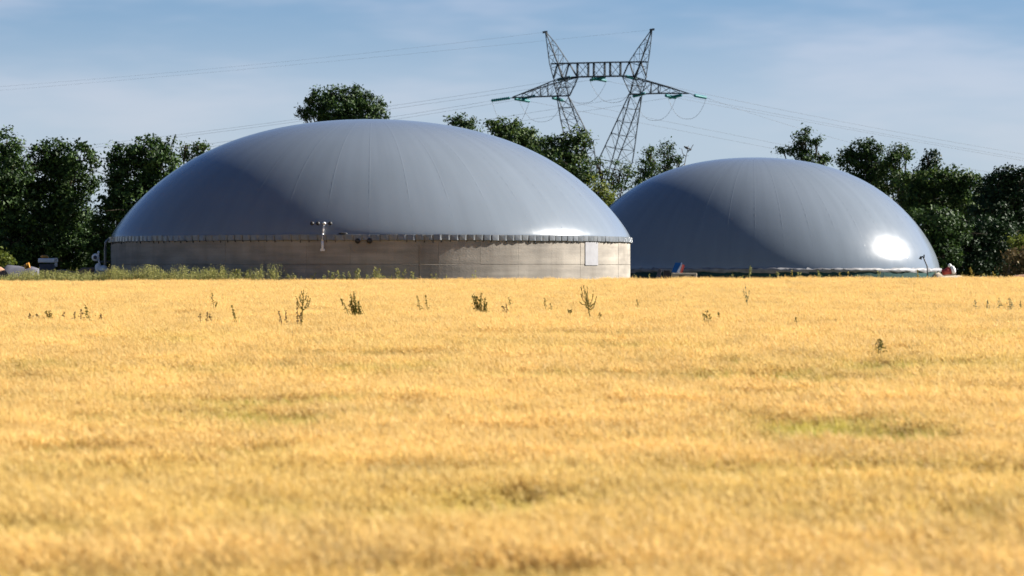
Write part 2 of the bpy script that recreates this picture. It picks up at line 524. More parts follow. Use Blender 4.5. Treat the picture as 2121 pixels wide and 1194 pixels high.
gi, go = ng.nodes.new('NodeGroupInput'), ng.nodes.new('NodeGroupOutput')
ci = ng.nodes.new('GeometryNodeCollectionInfo')
ci.inputs['Collection'].default_value = tufts
ci.inputs['Separate Children'].default_value = True
ci.inputs['Reset Children'].default_value = True
ip = ng.nodes.new('GeometryNodeInstanceOnPoints')
ip.inputs['Pick Instance'].default_value = True
for nm, tp, sock in (('rot', 'FLOAT_VECTOR', 'Rotation'), ('scl', 'FLOAT_VECTOR', 'Scale'), ('pick', 'INT', 'Instance Index')):
    na_ = ng.nodes.new('GeometryNodeInputNamedAttribute')
    na_.data_type = tp
    na_.inputs['Name'].default_value = nm
    ng.links.new(na_.outputs['Attribute'], ip.inputs[sock])
ng.links.new(gi.outputs[0], ip.inputs['Points'])
ng.links.new(ci.outputs[0], ip.inputs['Instance'])
ng.links.new(ip.outputs[0], go.inputs[0])
md = barley.modifiers.new('scatter', 'NODES')
md.node_group = ng


# ------------------------------------------------------------------ biogas tanks
def dome_mesh(Rr, H, prof, gores, phase, m, pillow=0.0025, nr=44, sub=8):
    nt = gores * sub
    us = np.concatenate([np.linspace(0.02, 0.9, nr - 16), 0.9 + 0.1 * (1 - (1 - np.linspace(1 / 16, 1, 16)) ** 2)])
    th = phase + np.arange(nt) * 2 * PI / nt
    fr = (np.arange(nt) % sub) / sub
    bul = 4 * fr * (1 - fr)
    V = [(0, 0, H)]
    for u in us:
        v = prof(u)
        e = 1e-4
        sl = (prof(min(u + e, 1)) - prof(u - e)) / (min(u + e, 1) - (u - e)) * H / Rr
        nrm = np.array([-sl, 1.0]); nrm = nrm / np.linalg.norm(nrm)
        d = pillow * bul * u * (1 if u < 0.985 else max(0.0, (1 - u) / 0.015))
        rad = u * Rr + nrm[0] * d; z = v * H + nrm[1] * d
        V.extend(np.stack([np.sin(th) * rad, -np.cos(th) * rad, z], -1))
    V = np.array(V)
    F3, F4 = [], []
    for k in range(nt):
        F3.append((0, 1 + k, 1 + (k + 1) % nt))
    for i in range(len(us) - 1):
        a = 1 + i * nt
        for k in range(nt):
            F4.append((a + k, a + nt + k, a + nt + (k + 1) % nt, a + (k + 1) % nt))
    me = bpy.data.meshes.new('membrane_dome')
    me.from_pydata([tuple(v) for v in V], [], F3 + F4)
    me.materials.append(m)
    me.polygons.foreach_set('use_smooth', [True] * len(me.polygons))
    me.update()
    sharp = me.attributes.new('sharp_edge', 'BOOLEAN', 'EDGE')
    ev = np.zeros(len(me.edges) * 2, np.int32); me.edges.foreach_get('vertices', ev); ev = ev.reshape(-1, 2)
    ok = (ev[:, 0] > 0) & (ev[:, 1] > 0)
    sh = ok & (((ev[:, 0] - 1) % nt) == ((ev[:, 1] - 1) % nt)) & (((ev[:, 0] - 1) % nt) % sub == 0)
    sharp.data.foreach_set('value', sh)
    return me


def seam_strip(parent, Rr, H, prof, az, z0, u0, u1, w=0.03):
    pts = []
    for u in np.linspace(u0, u1, 26):
        pts.append((u * Rr, prof(u) * H))
    v, f = [], []
    for i, (r_, z_) in enumerate(pts):
        a, b = pts[max(0, i - 1)], pts[min(len(pts) - 1, i + 1)]
        t = Vector((b[0] - a[0], b[1] - a[1])).normalized()
        nn = Vector((-t.y, t.x)); nn = nn if nn.y > 0 else -nn
        for s, hh in ((-1, 0.0), (-0.5, 0.0025), (0.5, 0.0025), (1, 0.0)):
            rr = r_ + nn.x * hh; zz = z_ + nn.y * hh + z0
            da = s * w / max(rr, 0.3)
            v.append((math.sin(az + da) * rr, -math.cos(az + da) * rr, zz))
    for i in range(len(pts) - 1):
        for j in range(3):
            a = i * 4 + j; b = a + 4
            f.append((a, a + 1, b + 1, b))
    me = bpy.data.meshes.new('weld_seam'); me.from_pydata(v, [], f); me.materials.append(M_MEMB)
    me.polygons.foreach_set('use_smooth', [True] * len(f))
    return link('weld_seam', me, parent)


def ring_mesh(name, prof, n, m, smooth=True, wob=None):
    """closed lathe of (r, z) points"""
    v, f = [], []
    k = len(prof)
    for i in range(n):
        t = 2 * PI * i / n
        for j, (r_, z_) in enumerate(prof):
            dr, dz = wob(t, j) if wob else (0, 0)
            v.append((math.sin(t) * (r_ + dr), -math.cos(t) * (r_ + dr), z_ + dz))
    for i in range(n):
        for j in range(k - 1):
            a = i * k + j; b = ((i + 1) % n) * k + j
            f.append((a, b, b + 1, a + 1))
    me = bpy.data.meshes.new(name); me.from_pydata(v, [], f); me.materials.append(m)
    if smooth: me.polygons.foreach_set('use_smooth', [True] * len(me.polygons))
    return me


def arc_panel(name, r_, thick, a0, a1, z0, z1, m, n=6, bev=0.012):
    """a curved slab standing on the tank wall, its edges chamfered"""
    v, f = [], []
    rows = [(r_ - 0.03, z0), (r_ + thick - bev, z0), (r_ + thick, z0 + bev), (r_ + thick, z1 - bev), (r_ + thick - bev, z1), (r_ - 0.03, z1)]
    for i in range(n + 1):
        t = a0 + (a1 - a0) * i / n
        for (rr, z) in rows: v.append((math.sin(t) * rr, -math.cos(t) * rr, z))
    for i in range(n):
        for j in range(5):
            a = i * 6 + j; f.append((a, a + 6, a + 7, a + 1))
    f.append(tuple(range(6))); f.append(tuple(n * 6 + j for j in reversed(range(6))))
    me = bpy.data.meshes.new(name); me.from_pydata(v, [], f); me.materials.append(m)
    return me


def prof1(u):
    return max(0.0, 1 - u * u) ** (0.5 + 0.18 * u + 0.105 * u ** 4)


def prof2(u):
    return max(0.0, 1 - u * u) ** (0.38 + 0.27 * u)


# --- the near tank
RT = 15.0
C1 = at(770, 560, 165.0); C1.z = 0.0
ZRING = ZC + (560 - 486.5) / F * 150.0            # top of the wall
H1 = ZC + (560 - 246) / F * 163.5 - ZRING
tank = thing('biogas_tank', C1, 'large near biogas tank with low grey dome on a bare concrete ring wall', 'biogas tank', 'domed biogas tanks behind the field')
SEAM1 = R(47.3)
GORES = 40
dm = dome_mesh(RT, H1, prof1, GORES, SEAM1, M_MEMB)
dome1 = link('membrane_dome', dm, tank); dome1.location = (0, 0, ZRING)
for k in range(GORES):
    az = SEAM1 + k * 2 * PI / GORES
    a_ = (az + PI) % (2 * PI) - PI
    if abs(a_) < R(100):
        s_ = seam_strip(dome1, RT, H1, prof1, az, 0.0, 0.30, 0.985, 0.045)
link('wall_core', ring_mesh('wall_core', [(RT - 0.4, ZRING - 0.03), (RT - 0.045, ZRING - 0.03), (RT - 0.045, -0.5)], 160, M_JOINT), tank)
Z_LIFT, Z_BAND = 1.49, ZRING - 0.30
NPAN = 40
da = 2 * PI / NPAN
gap = 0.0035 / RT
pm_lo = arc_panel('concrete_panel', RT - 0.02, 0.02, -da / 2 + gap, da / 2 - gap, -0.4, Z_LIFT - 0.006, M_CONC)
pm_hi = arc_panel('concrete_panel', RT - 0.02, 0.02, -da / 2 + gap, da / 2 - gap, Z_LIFT + 0.006, ZRING - 0.035, M_CONC)
for k in range(NPAN):
    for pm_ in (pm_lo, pm_hi):
        o = link('concrete_panel', pm_, tank)
        o.rotation_euler = (0, 0, k * da + R(3))
        s_ = 1 + random.uniform(-0.0006, 0.0006)
        o.scale = (s_, s_, 1)
# sheet metal skirt that clamps the membrane
link('rim_band', ring_mesh('rim_band', [(RT - 0.02, ZRING + 0.015), (RT + 0.035, ZRING + 0.01), (RT + 0.05, ZRING - 0.03), (RT + 0.055, Z_BAND), (RT + 0.02, Z_BAND - 0.002)], 200, M_BAND), tank)
cpv = []
for zz, kx, ky in ((0.0, 1.0, 0.5), (-0.285, 0.96, 1.0)):
    cpv += [(-0.235 * kx, 0.0, zz), (-0.2 * kx, -0.02 * ky, zz), (0.12 * kx, -0.055 * ky, zz), (0.23 * kx, 0.0, zz), (0.23 * kx, 0.03, zz), (-0.235 * kx, 0.03, zz)]
cpm = bpy.data.meshes.new('clamp_plate')
cpm.from_pydata(cpv, [], [(k, k + 6, (k + 1) % 6 + 6, (k + 1) % 6) for k in range(6)] + [(0, 1, 2, 3, 4, 5), (11, 10, 9, 8, 7, 6)])
cpm.materials.append(M_GALV)
NCL = 200
rr = random.Random(3)
for k in range(NCL):
    t = 2 * PI * k / NCL
    o = link('clamp_plate', cpm, tank)
    o.location = (math.sin(t) * (RT + 0.085), -math.cos(t) * (RT + 0.085), ZRING + 0.005 + rr.uniform(-0.015, 0.015))
    o.rotation_euler = (rr.uniform(-0.04, 0.08), rr.uniform(-0.03, 0.03), t + rr.uniform(-0.09, 0.09))
bk = MB()
for k in range(200):
    t = 2 * PI * (k + 0.5) / 200
    hgt = rr.uniform(0.03, 0.12)
    p_ = C1 + Vector((math.sin(t) * (RT + 0.03), -math.cos(t) * (RT + 0.03), Z_BAND - hgt / 2))
    bk.box(p_, (0.03, 0.05, hgt), t)
o = bk.build('clamp_bolt', M_DARK, tank); o['kind'] = 'stuff'


def az_on(R_, c, pxl, scale):
    return math.asin(max(-1, min(1, (pxl - c) / scale)))


a0, a1 = az_on(RT, 770, 1205, 537), az_on(RT, 770, 1231, 537)
o = link('white_wall_patch', arc_panel('white_wall_patch', RT + 0.012, 0.03, a0, a1, 1.44, Z_BAND - 0.02, M_PATCH), tank)
o['label'] = 'white rectangular patch high on the sunlit end of the wall'
for pxl in (770, 792):
    t = az_on(RT, 770, pxl, 537)
    p_ = C1 + Vector((math.sin(t) * (RT + 0.1), -math.cos(t) * (RT + 0.1), Z_BAND - 0.02))
    MB().tube([p_ + Vector((0, 0.1, 0)), p_ - Vector((0, 0.05, 0))], [0.16, 0.13], 12).build('black_opening_stub', M_DARK, tank, True)  # solid black stubs, the shade inside the holes is their colour
p_ = C1 + Vector((-0.78, -RT + 0.05, ZRING + 0.06))
MB().blob(p_, (0.26, 0.12, 0.06)).build('membrane_vent', M_DARK, tank, True)
# water pipe at the left end of the wall
pl = [at(234, 496, 162), at(224, 497, 162), at(219, 502, 162), at(218, 515, 162), at(218, 545, 162), at(218, 575, 162)]
MB().tube(pl, 0.075, 8).tube([at(205, 543, 162), at(236, 543, 163)], 0.07, 6).build('downpipe', M_GALV, tank, True)
# faint vertical run-off channel on the wall
for pxl, w_ in ((886, 0.018),):
    t = az_on(RT, 770, pxl, 537)
    link('run_off_strip', arc_panel('run_off_strip', RT + 0.008, 0.02, t - w_ / RT, t + w_ / RT, -0.3, Z_BAND - 0.25, M_JOINT, 1, 0.004), tank)

# --- mast on the wall of the near tank
t = az_on(RT, 770, 668, 537)
mb_ = C1 + Vector((math.sin(t) * (RT + 0.12), -math.cos(t) * (RT + 0.12), 0))
YM = mb_.y - 0.1
mast = thing('lamp_mast', at(668, 519, YM), 'thin white mast bolted to the concrete wall with dark lamps on its crossbar', 'mast')
b = MB()
b.tube([at(668, 519, YM), at(668, 500, YM)], 0.075, 8).tube([at(668, 500, YM), at(668.5, 484, YM)], [0.06, 0.055], 8)
b.tube([at(668.5, 484, YM), at(671, 467, YM)], [0.045, 0.03], 8)
b.build('pole', M_WHITE, mast, True)
MB().box(at(668, 518, YM), (0.24, 0.14, 0.13), bev=0.015).build('foot_bracket', M_WHITE, mast)
MB().blob(at(671.5, 463, YM), (0.10, 0.10, 0.075)).build('white_lamp_head', M_WHITE, mast, True)
MB().tube([at(644, 463.5, YM + 0.05), at(686, 463.5, YM + 0.05)], 0.014, 6).build('crossbar', M_DARK, mast)
for pxl in (646.5, 658.5, 684):
    c_ = at(pxl, 463.5, YM)
    MB().tube([c_ + Vector((0, 0.09, -0.03)), c_ + Vector((0, -0.02, 0)), c_ + Vector((0, -0.09, 0.02))], [0.05, 0.11, 0.10], 10).build('lamp', M_DARK, mast, True)

# --- the far tank
R2 = 13.5
D2 = 208.5
C2 = at(1561, 560, D2); C2.z = 0.0
ZB2 = ZC + (560 - 559) / F * D2
H2 = ZC + (560 - 326) / F * (D2 - 1.0) - ZB2
tank2 = thing('biogas_tank', C2, 'far biogas tank with taller grey dome over a low dark green wall', 'biogas tank', 'domed biogas tanks behind the field')
SEAM2 = R(49.5)
dome2 = link('membrane_dome', dome_mesh(R2, H2, prof2, 40, SEAM2, M_MEMB), tank2); dome2.location = (0, 0, ZB2)
for k in range(40):
    az = SEAM2 + k * 2 * PI / 40
    a_ = (az + PI) % (2 * PI) - PI
    if abs(a_) < R(100): seam_strip(dome2, R2, H2, prof2, az, 0.0, 0.30, 0.985, 0.045)
rw = random.Random(5)
wv = [[rw.uniform(-1, 1) for _ in range(8)] for _ in range(260)]
link('foil_edge', ring_mesh('foil_edge', [(R2 - 0.03, ZB2 + 0.10), (R2 + 0.10, ZB2 + 0.07), (R2 + 0.13, ZB2 - 0.02), (R2 + 0.10, ZB2 - 0.13), (R2 + 0.03, ZB2 - 0.2)], 260, M_RUFF, True,
                            lambda t, j: (wv[int(t / (2 * PI) * 259.5) % 260][j] * 0.06, wv[int(t / (2 * PI) * 259.5) % 260][j + 2] * 0.06)), tank2)
gp = arc_panel('cladding_sheet', R2, 0.04, -PI / 44 + 0.0009, PI / 44 - 0.0009, -0.4, ZB2 - 0.17, M_GREENW, 4, 0.008)
for k in range(44):
    o = link('cladding_sheet', gp, tank2); o.rotation_euler = (0, 0, k * PI / 22)
link('wall_core', ring_mesh('wall_core', [(R2 - 0.4, ZB2 - 0.05), (R2 - 0.015, ZB2 - 0.05), (R2 - 0.015, -0.5)], 120, M_GREENW), tank2)

# --- bent vent pipe in front of the far tank
YV = 194
vent = thing('vent_pipe', at(1921, 575, YV), 'thin dark bent vent pipe beside the right end of the far dome', 'pipe')
MB().tube([at(1921, 585, YV), at(1920.5, 552, YV), at(1917, 544, YV), at(1913, 534, YV), at(1911, 532, YV), at(1908, 533, YV)], [0.05, 0.05, 0.045, 0.045, 0.045, 0.05], 8).build('pipe', M_DARK, vent, True)
MB().tube([at(1908, 531.5, YV), at(1906, 537.5, YV)], [0.06, 0.10], 8).build('hood', M_DARK, vent, True)
MB().box(at(1914, 531, YV), (0.08, 0.08, 0.2)).build('bracket', M_DARK, vent)

# ------------------------------------------------------------------ pylon
YP = 420.0
pyl = thing('electricity_pylon', at(1243, 577, YP), 'tall lattice steel pylon with two horns rising behind the trees', 'pylon')


def Z6(X, Yy):        # coordinates read off an enlargement of the photograph
    return 990 + X / 3.98, 40 + Yy / 3.98


def pt(X, Yy, s):
    """corner of the lattice: front (s=-1) or back (s=+1) face"""
    x_, y_ = Z6(X, Yy)
    return at(x_, y_, YP + s * 1.25)


def beam(b, p, q, r=0.075): b.tube([p, q], r, 4)


def lace(b, A, B, n, r=0.045, cross=True):
    """zig-zag bracing between two chords (lists of two or more points)"""
    def along(ps, t):
        L = [(ps[i + 1] - ps[i]).length for i in range(len(ps) - 1)]; s = t * sum(L)
        for i, l_ in enumerate(L):
            if s <= l_ or i == len(L) - 1: return ps[i].lerp(ps[i + 1], s / l_)
            s -= l_
    for i in range(n):
        a0_, a1_ = along(A, i / n), along(A, (i + 1) / n); b0_, b1_ = along(B, i / n), along(B, (i + 1) / n)
        beam(b, a0_, b1_, r)
        if cross: beam(b, b0_, a1_, r)
        beam(b, a1_, b1_, r)


def chords(b, lists, r=0.085):
    for ps in lists:
        for i in range(len(ps) - 1): beam(b, ps[i], ps[i + 1], r)


def box_truss(name, c4, n, r=0.085, rb=0.04, cross=True):
    """four chords (front A, front B, back A, back B) laced on their four faces"""
    b = MB(); chords(b, c4, r)
    fa_, fb_, ba_, bb_ = c4
    lace(b, fa_, fb_, n, rb, cross); lace(b, ba_, bb_, n, rb, True); lace(b, fa_, ba_, n, rb, False); lace(b, fb_, bb_, n, rb, False)
    return b.build(name, M_LATT, pyl)


def lat_chord(pts, s, dx=0.0): return [pt(X + dx * s, Yy, s) for X, Yy in pts]


YAW = 12   # shift of the back face in enlarged pixels, from the pylon's slight turn
box_truss('left_horn', [lat_chord([(556, 108), (590, 365), (625, 500)], -1), lat_chord([(562, 112), (660, 365), (697, 482)], -1),
                        lat_chord([(560, 108), (655, 365), (690, 480)], 1), lat_chord([(566, 112), (640, 200), (747, 360)], 1)], 4, 0.07, 0.032)
box_truss('right_horn', [lat_chord([(1436, 88), (1416, 270), (1382, 500)], -1), lat_chord([(1430, 92), (1340, 355), (1292, 475)], -1),
                         lat_chord([(1434, 88), (1375, 265), (1345, 355), (1285, 478)], 1), lat_chord([(1425, 95), (1320, 240), (1244, 355)], 1)], 4, 0.07, 0.032)
for X0, X1, Yh in ((533, 572, 106), (1415, 1455, 86)):
    b = MB(); x_, y_ = Z6(X0, Yh + 4); x2_, y2_ = Z6(X1, Yh - 2)
    b.tube([at(x_, y_, YP), at(x2_, y2_, YP)], 0.17, 6); b.build('horn_tip', M_LATT, pyl)
b = MB()
top_f, top_b = lat_chord([(600, 368), (660, 368), (1000, 358), (1340, 352), (1398, 354)], -1), lat_chord([(660, 366), (1000, 358), (1345, 352)], 1)
bot_f, bot_b = lat_chord([(690, 488), (820, 478), (1190, 470), (1290, 478)], -1), lat_chord([(700, 484), (825, 476), (1195, 468), (1285, 475)], 1)
chords(b, [top_f, top_b, bot_f, bot_b], 0.11)
for X in (820, 910, 955, 1045, 1090, 1175):
    for s in (-1, 1): beam(b, pt(X + 4 * s, 362 - (X - 820) * 0.02, s), pt(X + 4 * s, 478 - (X - 820) * 0.02, s), 0.10)
for X in (820, 955, 1090):
    for s in (-1, 1):
        beam(b, pt(X, 362, s), pt(X + 88, 474, s), 0.04); beam(b, pt(X, 474, s), pt(X + 88, 362, s), 0.04)
        beam(b, pt(X, 418, s), pt(X + 44, 474, s), 0.035); beam(b, pt(X + 44, 362, s), pt(X + 88, 418, s), 0.035)
for X, Xt in ((820, 750), (715, 750), (700, 655), (620, 655)):
    beam(b, pt(X, 486, -1), pt(Xt, 364, -1), 0.08); beam(b, pt(X + 8, 486, 1), pt(Xt + 6, 364, 1), 0.05)
for X, Xt in ((1190, 1245), (1285, 1248), (1300, 1340), (1388, 1342)):
    beam(b, pt(X, 480, -1), pt(Xt, 356, -1), 0.08); beam(b, pt(X + 6, 480, 1), pt(Xt + 6, 356, 1), 0.05)
b.build('cross_beam', M_LATT, pyl)
box_truss('left_arm', [lat_chord([(285, 645), (515, 552), (620, 508), (820, 480)], -1), lat_chord([(275, 650), (515, 641), (750, 634)], -1),
                       lat_chord([(290, 640), (520, 565), (640, 528), (830, 480)], 1), lat_chord([(280, 648), (520, 636), (760, 630)], 1)], 6, 0.075, 0.034, False)
box_truss('right_arm', [lat_chord([(1735, 612), (1560, 555), (1390, 505), (1280, 475)], -1), lat_chord([(1742, 614), (1500, 614), (1250, 622)], -1),
                        lat_chord([(1730, 610), (1560, 562), (1390, 515), (1290, 490)], 1), lat_chord([(1738, 612), (1500, 610), (1260, 618)], 1)], 6, 0.075, 0.034, False)
b = MB()
for s in (-1, 1):
    beam(b, pt(515, 552, s), pt(515, 640, s), 0.08); beam(b, pt(576, 528, s), pt(576, 640, s), 0.08)
    beam(b, pt(1428, 520, s), pt(1428, 616, s), 0.08); beam(b, pt(1487, 536, s), pt(1487, 614, s), 0.08)
b.build('arm_post', M_LATT, pyl)
box_truss('left_haunch', [lat_chord([(700, 488), (650, 634)], -1), lat_chord([(820, 480), (800, 545), (752, 634)], -1),
                          lat_chord([(620, 505), (655, 634)], 1), lat_chord([(712, 492), (746, 634)], 1)], 2, 0.075, 0.036, False)
box_truss('right_haunch', [lat_chord([(1190, 474), (1254, 612)], -1), lat_chord([(1290, 480), (1256, 612)], -1),
                           lat_chord([(1294, 480), (1350, 616)], 1), lat_chord([(1390, 505), (1350, 616)], 1)], 2, 0.075, 0.036, False)
W = (1010, 1520)      # waist, hidden in the trees
box_truss('left_leg', [lat_chord([(650, 632), (682, 830), (712, 960), (900, 1500)], -1), lat_chord([(742, 632), (830, 890), (920, 1190), (1000, 1500)], -1),
                       lat_chord([(658, 640), (740, 860), (790, 1010), (940, 1500)], 1), lat_chord([(748, 640), (832, 800), (955, 1050), (1010, 1500)], 1)], 9, 0.085, 0.036, False)
box_truss('right_leg', [lat_chord([(1248, 616), (1112, 910), (1000, 1150), (930, 1500)], -1), lat_chord([(1256, 640), (1176, 910), (1098, 1190), (1010, 1500)], -1),
                        lat_chord([(1340, 640), (1232, 950), (1140, 1190), (1020, 1500)], 1), lat_chord([(1352, 626), (1312, 900), (1286, 1100), (1270, 1190), (1090, 1500)], 1)], 8, 0.085, 0.036, False)
box_truss('tower_body', [lat_chord([(880, 1490), (760, 2140)], -1), lat_chord([(1100, 1490), (1250, 2140)], -1),
                         [at(1243 - 28, 415, YP + 3), at(1243 - 62, 577, YP + 6)], [at(1243 + 28, 415, YP + 3), at(1243 + 62, 577, YP + 6)]], 6, 0.12, 0.06)


def insulator(p, q, n=9):
    b = MB()
    pts_, rs = [], []
    for i in range(n * 2 + 1):
        pts_.append(p.lerp(q, i / (n * 2))); rs.append(0.25 if i % 2 else 0.13)
    b.tube(pts_, rs, 8)
    return b.build('insulator', M_GLASS, pyl, True)


def ins(X0, Y0, X1, Y1, dy):
    """an insulator string in photograph pixels; dy = metres along the line's depth at its outer end"""
    return insulator(at(X0, Y0, YP), at(X1, Y1, YP + dy))


INS = [(1056, 203.5, 1018, 209, 2.0), (1108, 199, 1072, 207, 2.0), (1066, 205, 1097, 210.5, 2.0), (1144, 203, 1168, 209, 2.0),
       (1182, 160, 1155, 166.5, 2.0), (1254, 160, 1222, 166.5, 2.0), (1226, 162.5, 1256, 168, 2.0), (1296, 158.5, 1318, 164, 2.0),
       (1336, 194, 1311, 200, 2.0), (1412, 197.5, 1386, 203, 2.0), (1378, 198, 1400, 203, 2.0), (1438, 198, 1463, 203, 2.0)]
for q in INS: ins(*q)
b = MB()
for px0, py0, px1, py1 in ((1060, 203, 1056, 203.5), (1428, 193.5, 1438, 198)):
    b.tube([at(px0, py0, YP), at(px1, py1, YP)], 0.05, 5)
b.build('arm_tip_link', M_LATT, pyl)


def curve_px(pts, Y0, Y1, r, n=40):
    """smooth curve through three or more photograph points (quadratic through three)"""
    (x0, y0), (x1, y1), (x2, y2) = pts
    out = []
    for i in range(n + 1):
        t = i / n
        x = x0 + (x2 - x0) * t
        l0 = (x - x1) * (x - x2) / ((x0 - x1) * (x0 - x2)); l1 = (x - x0) * (x - x2) / ((x1 - x0) * (x1 - x2)); l2 = (x - x0) * (x - x1) / ((x2 - x0) * (x2 - x1))
        out.append(at(x, y0 * l0 + y1 * l1 + y2 * l2, Y0 + (Y1 - Y0) * t))
    return MB().tube(out, r, 4)


for pts in (((1019, 210), (1055, 262), (1096, 211)), ((1076, 209), (1124, 253), (1166, 209)), ((1157, 168), (1207, 214), (1256, 169)),
            ((1222, 168), (1268, 213), (1317, 165)), ((1313, 202), (1358, 250), (1400, 204)), ((1384, 204), (1430, 247), (1463, 204))):
    (x0, y0), (x1, y1), (x2, y2) = pts
    o = []
    for i in range(25):
        t = i / 24 * 2 - 1
        o.append(at((x0 + x2) / 2 + (x2 - x0) / 2 * math.copysign(abs(t) ** 0.8, t), y1 + (y0 * (1 - t) / 2 + y2 * (1 + t) / 2 - y1) * abs(t) ** 2.1, YP + 2))
    MB().tube(o, 0.025, 5).build('jumper_cable', M_WIRE, pyl, True)

WIRES = [((1129, 67), (530, 134), (-300, 200), 'earth wire from the left horn, upper of the two highest wires on the left'),
         ((1352, 62), (850, 112), (-300, 212), 'earth wire from the right horn, lower of the two highest wires on the left'),
         ((1155, 166.5), (625, 246), (-200, 342), 'upper inner conductor leaving the cross beam to the left, just over the dome tree'),
         ((1222, 166.5), (810, 226), (-200, 352), 'lower inner conductor leaving the cross beam to the left past the dome tree'),
         ((1018, 209), (830, 240), (-200, 372), 'conductor from the outermost left insulator sinking behind the near dome'),
         ((1072, 207), (830, 246), (-200, 386), 'conductor from the second left insulator sinking behind the near dome'),
         ((1311, 200), (1080, 237), (-200, 402), 'conductor from the right arm passing left behind the pylon legs, upper'),
         ((1386, 203), (1080, 251), (-200, 416), 'conductor from the right arm passing left behind the pylon legs, lower'),
         ((1318, 164), (1590, 222), (2420, 366), 'topmost conductor running right above the far dome'),
         ((1256, 168), (1590, 233), (2420, 379), 'second highest conductor running right above the far dome'),
         ((1400, 203), (1590, 238), (2420, 386), 'third conductor running right from the right arm above the far dome'),
         ((1463, 203), (1590, 246), (2420, 396), 'conductor from the outermost right insulator, lowest of the upper bundle'),
         ((1168, 209), (1590, 294), (2420, 452), 'upper of the two low conductors passing right behind the pylon legs'),
         ((1097, 210.5), (1590, 306), (2420, 466), 'lower of the two low conductors passing right behind the pylon legs')]
for a_, b_, c_, lab in WIRES:
    w_ = curve_px((a_, b_, c_), YP + 1.5, YP + 45, 0.015 if 'earth' not in lab else 0.009, 60)
    o = w_.build('power_line', M_WIRE, None, True, at(a_[0], a_[1], YP + 1.5))
    tag(o, lab, 'power line', 'wires strung from the pylon')


# ------------------------------------------------------------------ trees
def quad_leaves(centers, sizes, rng, upbias=0.5, aspect=0.62, facing=None):
    n = len(centers)
    nrm = rng.normal(size=(n, 3)); nrm[:, 2] += upbias
    if facing is not None: nrm = nrm * 0.75 + facing
    nrm /= np.linalg.norm(nrm, axis=1)[:, None]
    a = np.cross(nrm, rng.normal(size=(n, 3))); a /= np.linalg.norm(a, axis=1)[:, None]
    b_ = np.cross(nrm, a)
    a *= (sizes / 2)[:, None]; b_ *= (sizes * aspect / 2)[:, None]
    bend = nrm * (sizes * 0.12)[:, None]
    V = np.stack([centers - a, centers + b_ + bend, centers + a, centers - b_ + bend], 1).reshape(-1, 3)
    return V, np.arange(n * 4).reshape(-1, 4)


